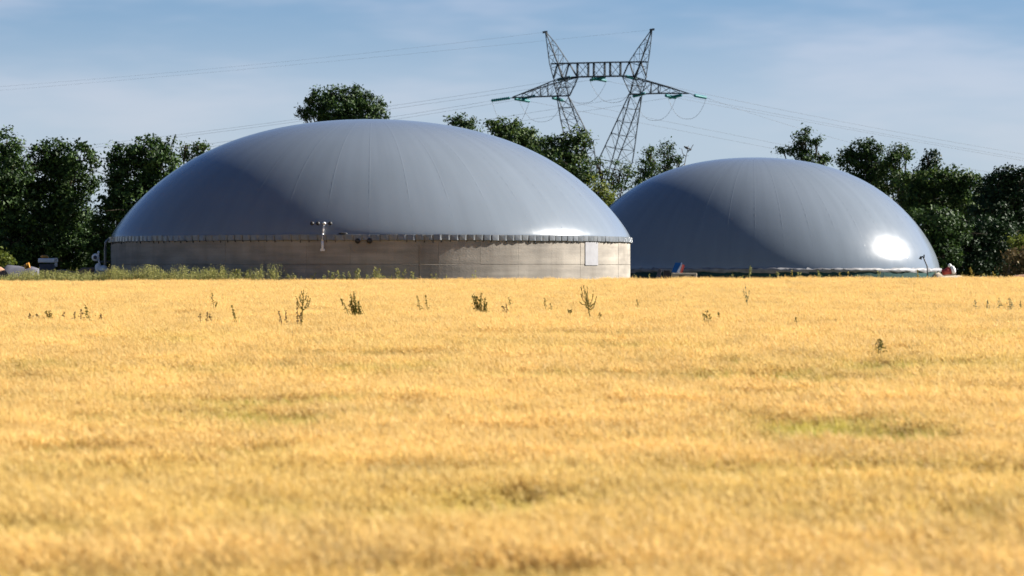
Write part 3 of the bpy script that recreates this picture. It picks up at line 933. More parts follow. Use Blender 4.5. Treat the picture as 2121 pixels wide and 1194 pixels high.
def tree(name, lobes, Y, m, label, cat='tree', group='trees behind the tanks', leaf=0.25, dens=1.0, base_px=None, seed=1, clump=0.55, shoots=None, trunk_r=0.17, fill=1.0, stems=1):
    """lobes: (px, py, half width, half height) of the crown's masses in the photograph, standing at the distance Y"""
    rng = np.random.default_rng(seed); rn = random.Random(seed)
    sc = Y / F
    cx = sum(l[0] * l[2] for l in lobes) / sum(l[2] for l in lobes) if base_px is None else base_px
    base = at(cx, 560, Y); base.z = 0.0
    root = thing(name, base, label, cat, group)
    tb = MB()
    V, Fc, off = [], [], 0
    lob3 = []
    for (lx, ly, rx, ry) in lobes:
        c = at(lx, ly, Y); r_ = np.array([rx * sc, 0, ry * sc]); r_[1] = 0.5 * (r_[0] + r_[2]) * 1.0
        c.y += rn.uniform(-0.5, 0.5) * r_[1]
        lob3.append((c, r_))
    lows = max(l[1] for l in lobes)
    # trunk and limbs
    if stems == 1:
        fork = base.lerp(Vector((base.x, base.y, max(lob3[0][0].z, 1.5))), 0.42)
        tb.tube([base - Vector((0, 0, 0.2)), base.lerp(fork, 0.5) + Vector((rn.uniform(-.1, .1), 0, 0)), fork], [trunk_r * 1.25, trunk_r, trunk_r * 0.85], 8)
        trunk = tb.build('trunk', M_BARK, root, True)
        lb = MB()
        for c, r_ in lob3:
            k = fork if c.z > fork.z else base.lerp(fork, 0.5)
            mid = k.lerp(c, 0.5) + Vector((rn.uniform(-.3, .3), rn.uniform(-.3, .3), rn.uniform(0, .3)))
            lb.tube([k, mid, c], [trunk_r * 0.55, trunk_r * 0.33, 0.03], 6)
            for q in range(5):
                d = Vector((rn.gauss(0, 1) * r_[0], rn.gauss(0, 1) * r_[1], (rn.random() * 1.3 - 0.4) * r_[2])) * 0.75
                lb.tube([mid.lerp(c, rn.uniform(0.3, 1)), c + d * 0.6, c + d], [0.045, 0.03, 0.012], 5)
        lb.build('limbs', M_BARK, root, True)
    else:
        for c, r_ in lob3:
            k = base + Vector((rn.uniform(-.6, .6), rn.uniform(-.4, .4), 0))
            MB().tube([k, k.lerp(c, 0.5) + Vector((rn.uniform(-.2, .2), 0, 0.2)), c + Vector((0, 0, r_[2] * 0.5))], [0.07, 0.05, 0.012], 6).build('stem', M_BARK, root, True)
    for (c, r_) in lob3:
        area = PI * r_[0] * r_[2] + PI * r_[0] * r_[1] * 0.5
        ncl = max(4, int(area * 4.3 * dens / (clump / 0.55) ** 2))
        d = rng.normal(size=(ncl, 3)); d /= np.linalg.norm(d, axis=1)[:, None]
        rad = rng.uniform(0.35, 1.0, ncl) ** 0.6
        cc = np.array(c) + d * rad[:, None] * r_
        nl = rng.integers(int(26 * fill), int(48 * fill), ncl)
        cs = rng.uniform(0.6, 1.2, ncl) * clump
        rep = np.repeat(np.arange(ncl), nl)
        g = rng.normal(size=(len(rep), 3)); g *= (0.5 * cs[rep])[:, None]; g[:, 2] *= 0.7
        g += d[rep] * (cs[rep] * 0.3)[:, None]
        L = cc[rep] + g
        # a few loose sprays that stand out from the outline
        ns = max(2, int(area * 0.9))
        ds = rng.normal(size=(ns, 3)); ds[:, 2] = abs(ds[:, 2]) * 0.8; ds /= np.linalg.norm(ds, axis=1)[:, None]
        sp = np.repeat(np.arange(ns), 10)
        S = np.array(c) + ds[sp] * r_ * rng.uniform(0.95, 1.22, len(sp))[:, None] + rng.normal(size=(len(sp), 3)) * 0.14
        tilt = d + rng.normal(size=d.shape) * 0.35
        fac = np.concatenate([tilt[rep] * 0.9, ds[sp] * 0.5])
        L = np.concatenate([L, S])
        ok = L[:, 2] > 0.15
        L, fac = L[ok], fac[ok]
        v, f = quad_leaves(L, rng.uniform(0.6, 1.4, len(L)) * leaf, rng, facing=fac)
        V.append(v); Fc.append(f + off); off += len(v)
    if shoots:
        for (x0, y0, x1, y1) in shoots:
            p0, p1 = np.array(at(x0, y0, Y)), np.array(at(x1, y1, Y))
            MB().tube([Vector(p0), Vector(p1)], [0.03, 0.012], 5).build('shoot', M_BARK, root)
            k = 70
            tt = rng.uniform(0.1, 1.0, k)
            L = p0 + (p1 - p0) * tt[:, None] + rng.normal(size=(k, 3)) * 0.085
            v, f = quad_leaves(L, rng.uniform(0.7, 1.2, k) * leaf * 0.75, rng)
            V.append(v); Fc.append(f + off); off += len(v)
    me = np_mesh('crown', np.concatenate(V) - np.array(base), np.concatenate(Fc), m)
    link('crown', me, root)
    return root


YA = 208
TREES = [
    dict(name='oak_tree', Y=YA, m=M_LEAF, label='tall dark tree cut by the photo\'s left edge', dens=1.25,
         lobes=[(8, 300, 34, 30), (-22, 345, 55, 50), (24, 362, 42, 40), (-20, 410, 60, 55), (30, 425, 45, 50), (-20, 490, 70, 65), (32, 500, 48, 60)]),
    dict(name='oak_tree', Y=YA + 2, m=M_LEAF, label='round-topped dark tree with two humps, second in from the left edge', dens=1.3,
         lobes=[(92, 325, 30, 28), (118, 318, 28, 24), (165, 332, 34, 32), (100, 365, 40, 40), (148, 375, 48, 42), (105, 420, 48, 45), (142, 440, 42, 50), (100, 490, 50, 60), (150, 515, 40, 50)]),
    dict(name='ash_tree', Y=YA, m=M_LEAF, label='dark tree with spiky upright shoots, next to the near dome\'s left slope', dens=1.3,
         lobes=[(262, 330, 34, 32), (305, 320, 36, 32), (338, 340, 36, 32), (240, 350, 24, 24), (270, 375, 50, 42), (328, 385, 42, 45), (235, 420, 32, 34), (290, 430, 55, 50), (240, 480, 44, 46), (300, 490, 60, 60), (215, 530, 34, 40), (270, 540, 50, 40)],
         shoots=[(312, 300, 301, 280), (316, 302, 319, 279), (322, 305, 328, 286), (338, 310, 330, 288), (346, 312, 349, 284), (352, 312, 363, 282), (330, 308, 345, 296)]),
    dict(name='slender_tree', Y=YA + 8, m=M_LEAF2, label='slender open-crowned young tree with two small heads just left of the near dome', dens=0.85, trunk_r=0.07, leaf=0.19,
         lobes=[(382, 306, 13, 12), (388, 322, 9, 10), (408, 305, 11, 9), (422, 306, 9, 9), (413, 318, 7, 6), (396, 345, 12, 14), (395, 380, 18, 22)], base_px=394),
    dict(name='oak_tree', Y=270, m=M_LEAF, label='broad rounded tree crown showing over the top of the near dome', dens=1.2, leaf=0.24, trunk_r=0.3,
         lobes=[(668, 205, 24, 20), (700, 198, 28, 18), (735, 200, 30, 19), (765, 218, 26, 18), (655, 228, 20, 20), (786, 234, 16, 14), (700, 228, 44, 28), (748, 236, 40, 26), (640, 215, 5, 8), (625, 231, 6, 6), (636, 240, 6, 7), (720, 285, 75, 45)]),
    dict(name='oak_tree', Y=262, m=M_LEAF, label='low leafy treetop peeping over the near dome, left of the pylon', dens=1.2, trunk_r=0.2,
         lobes=[(936, 250, 7, 7), (953, 253, 13, 9), (972, 258, 12, 8), (960, 285, 36, 28), (955, 330, 45, 40)]),
    dict(name='oak_tree', Y=246, m=M_LEAF2, label='leaning sunlit tree rising behind the right shoulder of the near dome', dens=1.2, trunk_r=0.22,
         lobes=[(1022, 258, 15, 14), (1040, 270, 22, 18), (1062, 264, 18, 13), (1082, 274, 16, 14), (1056, 292, 40, 24), (1104, 290, 18, 16), (1088, 315, 42, 30), (1070, 350, 50, 45)]),
    dict(name='ash_tree', Y=240, m=M_LEAF2, label='green tree with a flat leafy spray standing against the pylon\'s left leg', dens=1.2, trunk_r=0.2,
         lobes=[(1140, 305, 24, 18), (1172, 288, 10, 9), (1198, 282, 18, 13), (1212, 292, 16, 8), (1172, 306, 22, 16), (1192, 320, 16, 16), (1150, 335, 40, 28), (1188, 350, 36, 34), (1205, 385, 34, 34), (1160, 400, 50, 60)]),
    dict(name='young_tree', Y=232, m=M_LEAF3, label='small sunny bush low in the gap between the two domes', cat='bush', dens=0.9, trunk_r=0.06,
         lobes=[(1236, 392, 18, 20), (1252, 412, 18, 18), (1240, 440, 30, 30)]),
    dict(name='young_tree', Y=238, m=M_LEAF2, label='thin airy sapling under the pylon\'s right leg in the gap between the domes', cat='sapling', dens=0.75, trunk_r=0.07, leaf=0.18,
         lobes=[(1240, 338, 8, 9), (1246, 358, 14, 14), (1282, 352, 18, 14), (1268, 372, 18, 16), (1300, 360, 10, 16), (1288, 392, 22, 18), (1264, 430, 30, 30)]),
    dict(name='young_tree', Y=236, m=M_LEAF2, label='forked sapling with leafy tips left of the far dome\'s left slope', cat='sapling', dens=0.95, trunk_r=0.07, leaf=0.19,
         lobes=[(1344, 314, 10, 8), (1338, 334, 8, 8), (1352, 334, 8, 9), (1332, 350, 12, 12), (1352, 354, 14, 12), (1322, 366, 14, 14), (1340, 385, 24, 24)]),
    dict(name='young_tree', Y=240, m=M_LEAF, label='narrow upright young tree beside the bare twig at the far dome\'s left slope', cat='young tree', dens=1.05, trunk_r=0.07, leaf=0.19,
         lobes=[(1386, 302, 9, 8), (1376, 318, 9, 9), (1388, 326, 11, 10), (1380, 342, 14, 13), (1408, 332, 9, 7), (1372, 365, 26, 24)]),
    dict(name='pine_tree', Y=262, m=M_LEAF, label='open layered tree standing up alone behind the far dome\'s top right', dens=1.1, trunk_r=0.16,
         lobes=[(1668, 275, 10, 7), (1660, 288, 12, 10), (1665, 302, 15, 10), (1692, 295, 8, 5), (1622, 313, 9, 5), (1650, 315, 15, 9), (1700, 321, 18, 8), (1668, 324, 16, 8), (1705, 335, 12, 6), (1670, 355, 40, 24)]),
    dict(name='oak_tree', Y=256, m=M_LEAF, label='dense rounded tree right of the layered tree, above the far dome\'s right slope', dens=1.2, trunk_r=0.22,
         lobes=[(1798, 302, 12, 10), (1780, 312, 24, 15), (1806, 315, 22, 16), (1750, 322, 18, 8), (1770, 335, 28, 20), (1815, 335, 24, 20), (1800, 360, 30, 22), (1790, 400, 50, 40)]),
    dict(name='oak_tree', Y=254, m=M_LEAF2, label='small-topped tree filling the notch right of the dense rounded tree', dens=1.1, trunk_r=0.18,
         lobes=[(1866, 312, 15, 9), (1856, 326, 20, 14), (1878, 325, 10, 8), (1846, 345, 24, 18), (1840, 375, 30, 26), (1870, 380, 24, 24)]),
    dict(name='oak_tree', Y=252, m=M_LEAFD, label='narrow dark treetop standing out of the right-hand thicket', dens=1.15, trunk_r=0.18,
         lobes=[(1924, 322, 12, 8), (1926, 336, 16, 11), (1918, 350, 17, 12), (1935, 352, 12, 8), (1915, 375, 24, 22)]),
    dict(name='hazel_bush', Y=240, m=M_LEAF2, label='wide olive-green thicket below the narrow treetop on the right', cat='bush', dens=1.25, trunk_r=0.1,
         lobes=[(1885, 385, 30, 24), (1930, 378, 38, 24), (1978, 368, 32, 20), (2010, 385, 28, 24), (1900, 425, 36, 34), (1955, 415, 50, 40), (2010, 430, 40, 40)]),
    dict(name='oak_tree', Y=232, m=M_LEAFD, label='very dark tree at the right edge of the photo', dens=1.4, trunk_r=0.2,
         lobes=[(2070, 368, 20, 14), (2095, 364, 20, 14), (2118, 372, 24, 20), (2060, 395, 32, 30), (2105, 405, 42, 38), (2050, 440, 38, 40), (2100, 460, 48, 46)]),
    dict(name='hazel_bush', Y=222, m=M_LEAF, label='leafy bush beside the right end of the far dome', cat='bush', dens=1.3, trunk_r=0.08,
         lobes=[(1900, 470, 30, 34), (1945, 462, 36, 34), (1925, 505, 30, 30), (1975, 480, 34, 32), (1950, 530, 32, 32)]),
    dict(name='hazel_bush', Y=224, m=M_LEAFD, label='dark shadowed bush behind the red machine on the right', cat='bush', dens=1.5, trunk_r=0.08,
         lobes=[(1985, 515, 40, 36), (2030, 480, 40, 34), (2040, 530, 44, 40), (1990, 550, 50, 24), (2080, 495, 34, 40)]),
    dict(name='hazel_bush', Y=200, m=M_LEAF3, label='yellow-green bush catching the sun at the right edge', cat='bush', dens=0.8, trunk_r=0.06,
         lobes=[(2106, 508, 22, 14), (2122, 520, 24, 24)]),
    dict(name='hazel_bush', Y=198, m=M_WEEDB, label='brownish bush below the yellow-green one at the right edge', cat='bush', dens=1.2, trunk_r=0.05,
         lobes=[(2104, 545, 22, 24), (2124, 548, 26, 28)]),
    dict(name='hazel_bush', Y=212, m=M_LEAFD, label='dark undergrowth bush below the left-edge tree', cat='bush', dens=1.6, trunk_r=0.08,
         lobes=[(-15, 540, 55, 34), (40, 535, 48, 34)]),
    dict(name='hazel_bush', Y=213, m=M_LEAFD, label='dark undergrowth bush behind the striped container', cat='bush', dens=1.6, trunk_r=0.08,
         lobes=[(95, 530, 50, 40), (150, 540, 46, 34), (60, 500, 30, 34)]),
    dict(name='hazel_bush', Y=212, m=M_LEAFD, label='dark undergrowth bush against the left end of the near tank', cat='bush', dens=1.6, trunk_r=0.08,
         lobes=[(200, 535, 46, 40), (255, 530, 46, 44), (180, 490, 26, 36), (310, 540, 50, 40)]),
    dict(name='oak_tree', Y=268, m=M_LEAFD, label='dark tree mass deep behind the right-hand thicket', dens=1.3, trunk_r=0.2,
         lobes=[(1890, 400, 34, 30), (1945, 395, 40, 30), (2000, 400, 40, 30), (1900, 450, 50, 40), (1970, 455, 60, 44), (1930, 520, 60, 50), (2010, 520, 60, 50)]),
    dict(name='oak_tree', Y=270, m=M_LEAFD, label='dark tree mass deep behind the right-edge tree', dens=1.3, trunk_r=0.2,
         lobes=[(2060, 410, 40, 34), (2110, 400, 44, 34), (2060, 470, 60, 50), (2120, 470, 50, 50), (2070, 530, 70, 50)]),
    dict(name='oak_tree', Y=236, m=M_LEAFD, label='dark tree deep in the gap behind the two left trees', dens=1.2, trunk_r=0.2,
         lobes=[(50, 400, 40, 40), (60, 460, 50, 46), (190, 480, 40, 36), (130, 470, 50, 46), (60, 525, 60, 44), (170, 530, 70, 44)]),
    dict(name='oak_tree', Y=236, m=M_LEAF, label='tree row\'s next tree past the right edge of the photo', dens=1.2, trunk_r=0.2,
         lobes=[(2190, 370, 50, 40), (2240, 400, 50, 44), (2190, 440, 60, 50), (2170, 510, 50, 60), (2250, 500, 60, 60)]),
    dict(name='oak_tree', Y=242, m=M_LEAFD, label='tree row\'s second tree past the right edge of the photo', dens=1.2, trunk_r=0.2,
         lobes=[(2330, 380, 50, 40), (2380, 410, 50, 44), (2340, 450, 60, 50), (2310, 520, 60, 50), (2390, 520, 60, 50)]),
    dict(name='oak_tree', Y=210, m=M_LEAF, label='tree row\'s next tree past the left edge of the photo', dens=1.2, trunk_r=0.2,
         lobes=[(-130, 320, 55, 45), (-180, 370, 55, 50), (-120, 400, 60, 55), (-150, 470, 70, 60), (-140, 540, 80, 40)]),
    dict(name='hazel_bush', Y=196, m=M_LEAF3, label='bright green bush at the left edge above the grey heap', cat='bush', dens=0.9, trunk_r=0.05,
         lobes=[(2, 536, 10, 12), (-14, 546, 22, 14), (14, 546, 10, 6)]),
]
for i, d in enumerate(TREES):
    tree(seed=40 + i, **d)

# bare twig with a bird beside the far dome
YT = 236
dead = thing('bare_tree', Vector((at(1418, 560, YT).x, YT, 0)), 'bare dead twig sticking up left of the far dome', 'dead tree')
b = MB()
b.tube([at(1405, 560, YT), at(1414, 420, YT), at(1418, 340, YT)], [0.09, 0.06, 0.04], 6)
MBt = [[(1418, 340), (1421, 325), (1424, 312), (1426, 302)], [(1421, 325), (1414, 318), (1412, 308)], [(1424, 316), (1431, 308), (1436, 300)], [(1424, 312), (1430, 312), (1433, 309)], [(1418, 340), (1410, 345), (1400, 352)]]
b.build('trunk', M_DEAD, dead, True)
for tw in MBt:
    MB().tube([at(x_, y_, YT) for x_, y_ in tw], [0.035 - 0.006 * i for i in range(len(tw))], 5).build('twig', M_DEAD, dead)
bird_at = at(1423, 307, YT - 0.1)
bird = thing('bird', bird_at, 'small dark bird perched on the bare twig', 'bird')
b = MB(); b.blob(bird_at, (0.20, 0.10, 0.11), rot=(0, 0.35, 0)); b.blob(bird_at + Vector((-0.17, 0, 0.10)), (0.08, 0.07, 0.075))
b.tube([bird_at + Vector((-0.23, 0, 0.1)), bird_at + Vector((-0.31, 0, 0.08))], [0.025, 0.004], 5)
b.tube([bird_at + Vector((0.14, 0, -0.04)), bird_at + Vector((0.36, 0, -0.14))], [0.06, 0.035], 6)
b.build('body', M_DARK, bird, True)


# ------------------------------------------------------------------ small plant machinery either side of the tanks
YL = 163
# grey tarpaulin heap
def mound(name, pts, Y, m, label, cat, depth=2.0, group=None):
    """an uneven heap; pts = outline top in photograph pixels"""
    c = at(sum(p[0] for p in pts) / len(pts), 575, Y); c.z = 0
    b = MB(); n = len(pts); rows = 7
    rn = random.Random(len(label))
    P_ = []
    for j in range(rows):
        t = (j / (rows - 1)) * 2 - 1
        k = math.cos(t * PI / 2) ** 0.7 if abs(t) < 1 else 0
        for (x_, y_) in pts:
            p_ = at(x_, y_, Y); z_ = max(p_.z, 0.05)
            P_.append(Vector((p_.x + rn.uniform(-.05, .05), Y + t * depth, z_ * k * rn.uniform(0.93, 1.02) - 0.05)))
    b.v = P_
    for j in range(rows - 1):
        for i in range(n - 1):
            a_ = j * n + i; b.f.append((a_, a_ + 1, a_ + n + 1, a_ + n))
    o = b.build(name, m, None, True, c)
    return tag(o, label, cat, group)


mound('tarpaulin_heap', [(2, 575), (8, 552), (16, 546), (28, 545), (40, 548), (52, 550), (66, 549), (78, 552), (84, 575)], YL + 6, M_GREYB, 'long low heap under grey tarpaulin beside the striped container', 'heap')
mound('tarpaulin_heap', [(112, 575), (118, 557), (126, 555), (136, 556), (144, 560), (156, 558), (160, 575)], YL + 4, M_GREYB, 'low grey heap right of the striped container', 'heap', 1.2)
mound('earth_heap', [(-40, 575), (-14, 550), (0, 551), (10, 556), (16, 563), (20, 575)], YL, M_EARTH, 'reddish brown heap cut by the left edge', 'heap', 1.4)
mound('earth_heap', [(150, 578), (158, 558), (170, 553), (182, 551), (194, 552), (200, 576)], YL + 3, M_EARTH, 'pinkish earth heap left of the white blower', 'heap', 1.2)
mound('earth_heap', [(216, 576), (222, 551), (230, 549), (236, 553), (244, 576)], YL + 0.5, M_EARTH, 'small pinkish heap at the foot of the downpipe', 'heap', 0.6)
mound('earth_heap', [(2072, 582), (2090, 573), (2102, 569), (2116, 567), (2140, 566), (2160, 582)], 172, M_EARTH, 'pale pink heap at the right edge of the field', 'heap', 1.4)
mound('stone_heap', [(1926, 580), (1934, 566), (1944, 562), (1956, 570), (1985, 568), (1998, 572), (2010, 580)], 186, M_STONE, 'low rubble bank around the red drum', 'heap', 1.0)
# orange tub on the heap
c_ = at(55, 550, YL + 4.6)
tub = thing('orange_tub', c_ - Vector((0, 0, 0.12)), 'small orange tub lying on the grey heap', 'tub')
MB().tube([c_ + Vector((-.13, 0, -.10)), c_ + Vector((.14, 0, .0))], [0.13, 0.17], 12).build('tub_body', M_ORANGE, tub, True)
MB().tube([c_ + Vector((.13, 0, .0)), c_ + Vector((.17, 0, .01))], [0.185, 0.185], 12).build('tub_rim', M_ORANGE, tub)
# container with striped end
YC = YL + 2
cbase = at(99, 575, YC); cbase.z = 0
cont = thing('container', cbase, 'pale grey container with black and white striped end plates', 'container')
pc0, pc1 = at(84, 559, YC), at(112, 547, YC)
MB().box(((pc0.x + pc1.x) / 2, YC, pc1.z / 2), (pc1.x - pc0.x, 1.0, pc1.z), bev=0.03).build('lower_box', M_GREYB, cont)
pc0, pc1 = at(82, 544.5, YC), at(117, 535.5, YC)
MB().box(((pc0.x + pc1.x) / 2, YC, (pc0.z + pc1.z) / 2), (pc1.x - pc0.x, 1.2, pc1.z - pc0.z), bev=0.06).build('upper_box', M_WHITE, cont)
for (x0, x1, y0, y1) in ((112, 119, 535, 543), (113, 118.5, 545, 553)):
    a_, b_ = at(x0, y1, YC - 0.66), at(x1, y0, YC - 0.66)
    pl_ = MB().box(((a_.x + b_.x) / 2, YC - 0.66, (a_.z + b_.z) / 2), (b_.x - a_.x, 0.03, b_.z - a_.z)).build('striped_plate', M_WHITE, cont)
    for s in range(3):
        f0 = (s + 0.15) / 3; f1 = (s + 0.62) / 3
        w_, h_ = b_.x - a_.x, b_.z - a_.z
        q_ = MB().quad((a_.x + w_ * 0.05, YC - 0.679, a_.z + h_ * f1), (a_.x + w_ * 0.05, YC - 0.679, a_.z + h_ * min(f0 + 0.0, 1)), (a_.x + w_ * 0.95, YC - 0.679, a_.z + h_ * max(f0 - 0.15, 0)), (a_.x + w_ * 0.95, YC - 0.679, a_.z + h_ * max(f1 - 0.15, 0.1)))
        q_.build('black_stripe', M_DARK, pl_)
c_ = at(92, 532, YC)
MB().blob(c_, (0.24, 0.22, 0.10), 0.08).box(at(97, 533.5, YC), (0.2, 0.25, 0.1), bev=0.03).build('orange_hatch', M_ORANGE, cont, True)
# white blower with round intake
YB = YL - 4
bb = at(208, 575, YB); bb.z = 0
blow = thing('blower', bb, 'white blower unit with a round fan housing and a curved pole near the downpipe', 'blower')
MB().blob(at(214, 560, YB), (0.30, 0.3, 0.26), 0.12).blob(at(220, 563, YB), (0.17, 0.22, 0.22), 0.1).blob(at(203, 556, YB), (0.2, 0.25, 0.3), 0.12).build('cover', M_WHITE, blow, True)
MB().box(at(211, 570, YB), (0.8, 0.6, 0.5), bev=0.05).build('plinth', M_STONE, blow)
c_ = at(197.5, 533.5, YB)
MB().tube([c_ + Vector((0, -.1, 0)), c_ + Vector((0, .12, 0))], [0.20, 0.22], 16).build('fan_housing', M_WHITE, blow, True)
MB().tube([c_ + Vector((0, -.13, 0)), c_ + Vector((0, -.095, 0))], [0.10, 0.11], 12).build('fan_hub', M_GREYB, blow, True)
MB().tube([at(207, 549, YB), at(205, 543, YB), at(203.5, 532, YB), at(204, 523, YB)], [0.06, 0.05, 0.05, 0.045], 8).build('pole', M_WHITE, blow, True)
MB().blob(at(204, 523, YB), (0.07, 0.07, 0.08)).build('pole_cap', M_WHITE, blow, True)

# striped board, stone blocks in front of the far tank
YS = 186
sb = at(1405, 575, YS); sb.z = 0.45
board = thing('flag_board', sb, 'tilted board striped blue, white and red in front of the far tank', 'board')
for (x0, x1, x2, x3, m_, nm) in ((1399, 1411, 1401, 1391, M_BLUE, 'blue_stripe'), (1411, 1413.5, 1407, 1401, M_WHITE, 'white_stripe'), (1413.5, 1418.5, 1413, 1407, M_RED, 'red_stripe')):
    b = MB(); q0 = [at(x0, 544, YS + .1), at(x1, 545, YS), at(x2, 566, YS - .3), at(x3, 564, YS - .25)]
    if m_ is M_RED: q0 = [at(x0, 548, YS + .1), at(x1, 550, YS), at(x2, 568, YS - .3), at(x3, 570, YS - .25)]
    b.v = [Vector(p) for p in q0] + [Vector(p) + Vector((0, 0.05, 0)) for p in q0]
    b.f = [(3, 2, 1, 0), (4, 5, 6, 7), (0, 1, 5, 4), (1, 2, 6, 5), (2, 3, 7, 6), (3, 0, 4, 7)]
    b.build(nm, m_, board)
MB().tube([at(1406, 575, YS + .2), at(1409, 556, YS + .2)], 0.04, 6).build('prop', M_DARK, board)
st = at(1417, 575, YS - 1); st.z = 0
blk = thing('stone_block', st, 'low pale stone block with openings painted dark under the striped board', 'block')
a_, b_ = at(1391, 590, YS - 1), at(1443, 566, YS - 1)
MB().box(((a_.x + b_.x) / 2, YS - 1, b_.z / 2 - .05), (b_.x - a_.x, 0.8, b_.z + .1), bev=0.07).build('block_body', M_STONE, blk)
for x0, x1 in ((1406, 1418), (1432, 1437)):
    a_, b_ = at(x0, 580, YS - 1.41), at(x1, 570.5, YS - 1.41)
    MB().box(((a_.x + b_.x) / 2, YS - 1.40, (a_.z + b_.z) / 2), (b_.x - a_.x, 0.04, b_.z - a_.z)).build('dark_opening_plate', M_DARK, blk)  # flat black plates on the face, painted shade of the holes
sl = at(1364, 575, YS - .5); sl.z = 0
b = MB(); b.box(at(1364, 570, YS - .5), (0.22, 0.5, 0.8), ry=0.28, bev=0.04)
tag(b.build('leaning_slab', M_GREYB, None, False, sl), 'pale bluish slab leaning left of the stone block', 'slab')
b = MB(); b.box(at(1381, 572, YS), (0.42, 0.5, 0.75), bev=0.05)  # plain black box filling the gap beside the stone block
tag(b.build('dark_box', M_DARK, None, False, Vector((at(1381, 570, YS).x, YS, 0))), 'black box between the leaning slab and the stone block', 'bin')
# red drum and white vessel
YR = 187
dr = at(1962, 575, YR); dr.z = 0.1
drum = thing('red_drum', dr, 'red drum tilted at the right foot of the far dome', 'drum')
MB().tube([at(1952.5, 566, YR), at(1969, 561, YR)], [0.21, 0.25], 16).build('drum_body', M_RED, drum, True)
MB().tube([at(1951.5, 566.3, YR), at(1953.5, 565.7, YR)], [0.16, 0.23], 16).build('drum_rim', M_RED, drum, True)
MB().box(at(1962, 572, YR), (0.5, 0.3, 0.2), bev=0.02).build('cradle', M_STONE, drum)
ve = at(1973, 575, YR); ve.z = 0.1
ves = thing('white_vessel', ve, 'white rounded vessel with a small cap leaning on the red drum', 'vessel')
MB().blob(at(1974, 559.5, YR - .1), (0.17, 0.17, 0.30), rot=(0, -0.3, 0)).build('vessel_body', M_WHITE, ves, True)
MB().blob(at(1967, 550.5, YR - .1), (0.13, 0.12, 0.13)).build('vessel_cap', M_WHITE, ves, True)
MB().tube([at(1968.5, 553, YR - .1), at(1971, 556, YR - .1)], [0.06, 0.07], 8).build('vessel_neck', M_GREYB, ves, True)
MB().box(at(1975, 569, YR), (0.3, 0.3, 0.35), bev=0.02).build('vessel_foot', M_STONE, ves)


# ------------------------------------------------------------------ weeds
def weed_geo(b, p0, p1, rng, width, n, leaf, stem_r=0.008, bow=False):
    """one upright stalk set with small leaves and seeds from p0 to p1; returns leaf arrays"""
    k = 0.22 if bow else 0.0
    mid = p0.lerp(p1, 0.5) + Vector(((p1.x - p0.x) * k + rng.normal(0, 0.01), 0, -(p1.z - p0.z) * k * 0.5))
    b.tube([p0, mid, p1], [stem_r, stem_r * 0.8, stem_r * 0.3], 5)
    width *= 1.25; leaf *= 1.35
    t = rng.uniform(-0.05, 1.0, n)
    w = width * (1.0 - 0.75 * np.abs(t))
    q0, q1, q2 = np.array(p0), np.array(mid), np.array(p1)
    tt = t[:, None]
    L = np.where(tt < 0.5, q0 + (q1 - q0) * tt * 2, q1 + (q2 - q1) * (tt * 2 - 1)) + rng.normal(size=(n, 3)) * (w * 0.5)[:, None] * np.array([1, 1, 0.6])
    return L, rng.uniform(0.6, 1.3, n) * leaf


def weed(name, stalks, m, label, cat='weed', group='weeds standing out of the barley', seed=0, width=0.05, leaf=0.045, n=60, Y=None, m_stem=None, parts=False, zbase=None):
    """stalks: (foot x, foot y, tip x, tip y) in photograph pixels; the foot is where the stalk leaves the crop"""
    rng = np.random.default_rng(900 + seed)
    Yd = Y if Y else crop_distance(max(s[1] for s in stalks))
    fx = sum(s[0] for s in stalks) / len(stalks)
    base = at(fx, stalks[0][1], Yd)
    base.z = float(ground_z(base.x, Yd)) if zbase is None else zbase
    sc = Yd / 80.0
    if len(stalks) > 1:
        root = thing(name, base, label, cat, group)
    for k, (x0, y0, x1, y1) in enumerate(stalks):
        b = MB()
        p0, p1 = at(x0, y0, Yd + rng.normal(0, 0.06)), at(x1, y1, Yd + rng.normal(0, 0.08))
        low = Vector((p0.x * 0.7 + base.x * 0.3, p0.y, base.z))
        main = y0 > max(q[1] for q in stalks) - 6
        if main: b.tube([low, p0], [0.012, 0.009], 5)
        hgt = (p1 - p0).length
        nn = int(n * max(0.4, hgt / 0.6))
        L, S = weed_geo(b, p0, p1, rng, width, nn, leaf, 0.016 if main and len(stalks) > 6 else 0.008, not main)
        v, f = quad_leaves(L, S, rng, 0.3, 0.5)
        base_i = len(b.v)
        b.v += [Vector(q) for q in v]; b.f += [tuple(int(i) + base_i for i in q) for q in f]
        if len(stalks) > 1: b.build('stalk', m, root)
        else: tag(b.build(name, m, None, False, base), label, cat, group)


def c2(X, Yy): return 530 + X / 3.98, 420 + Yy / 3.98


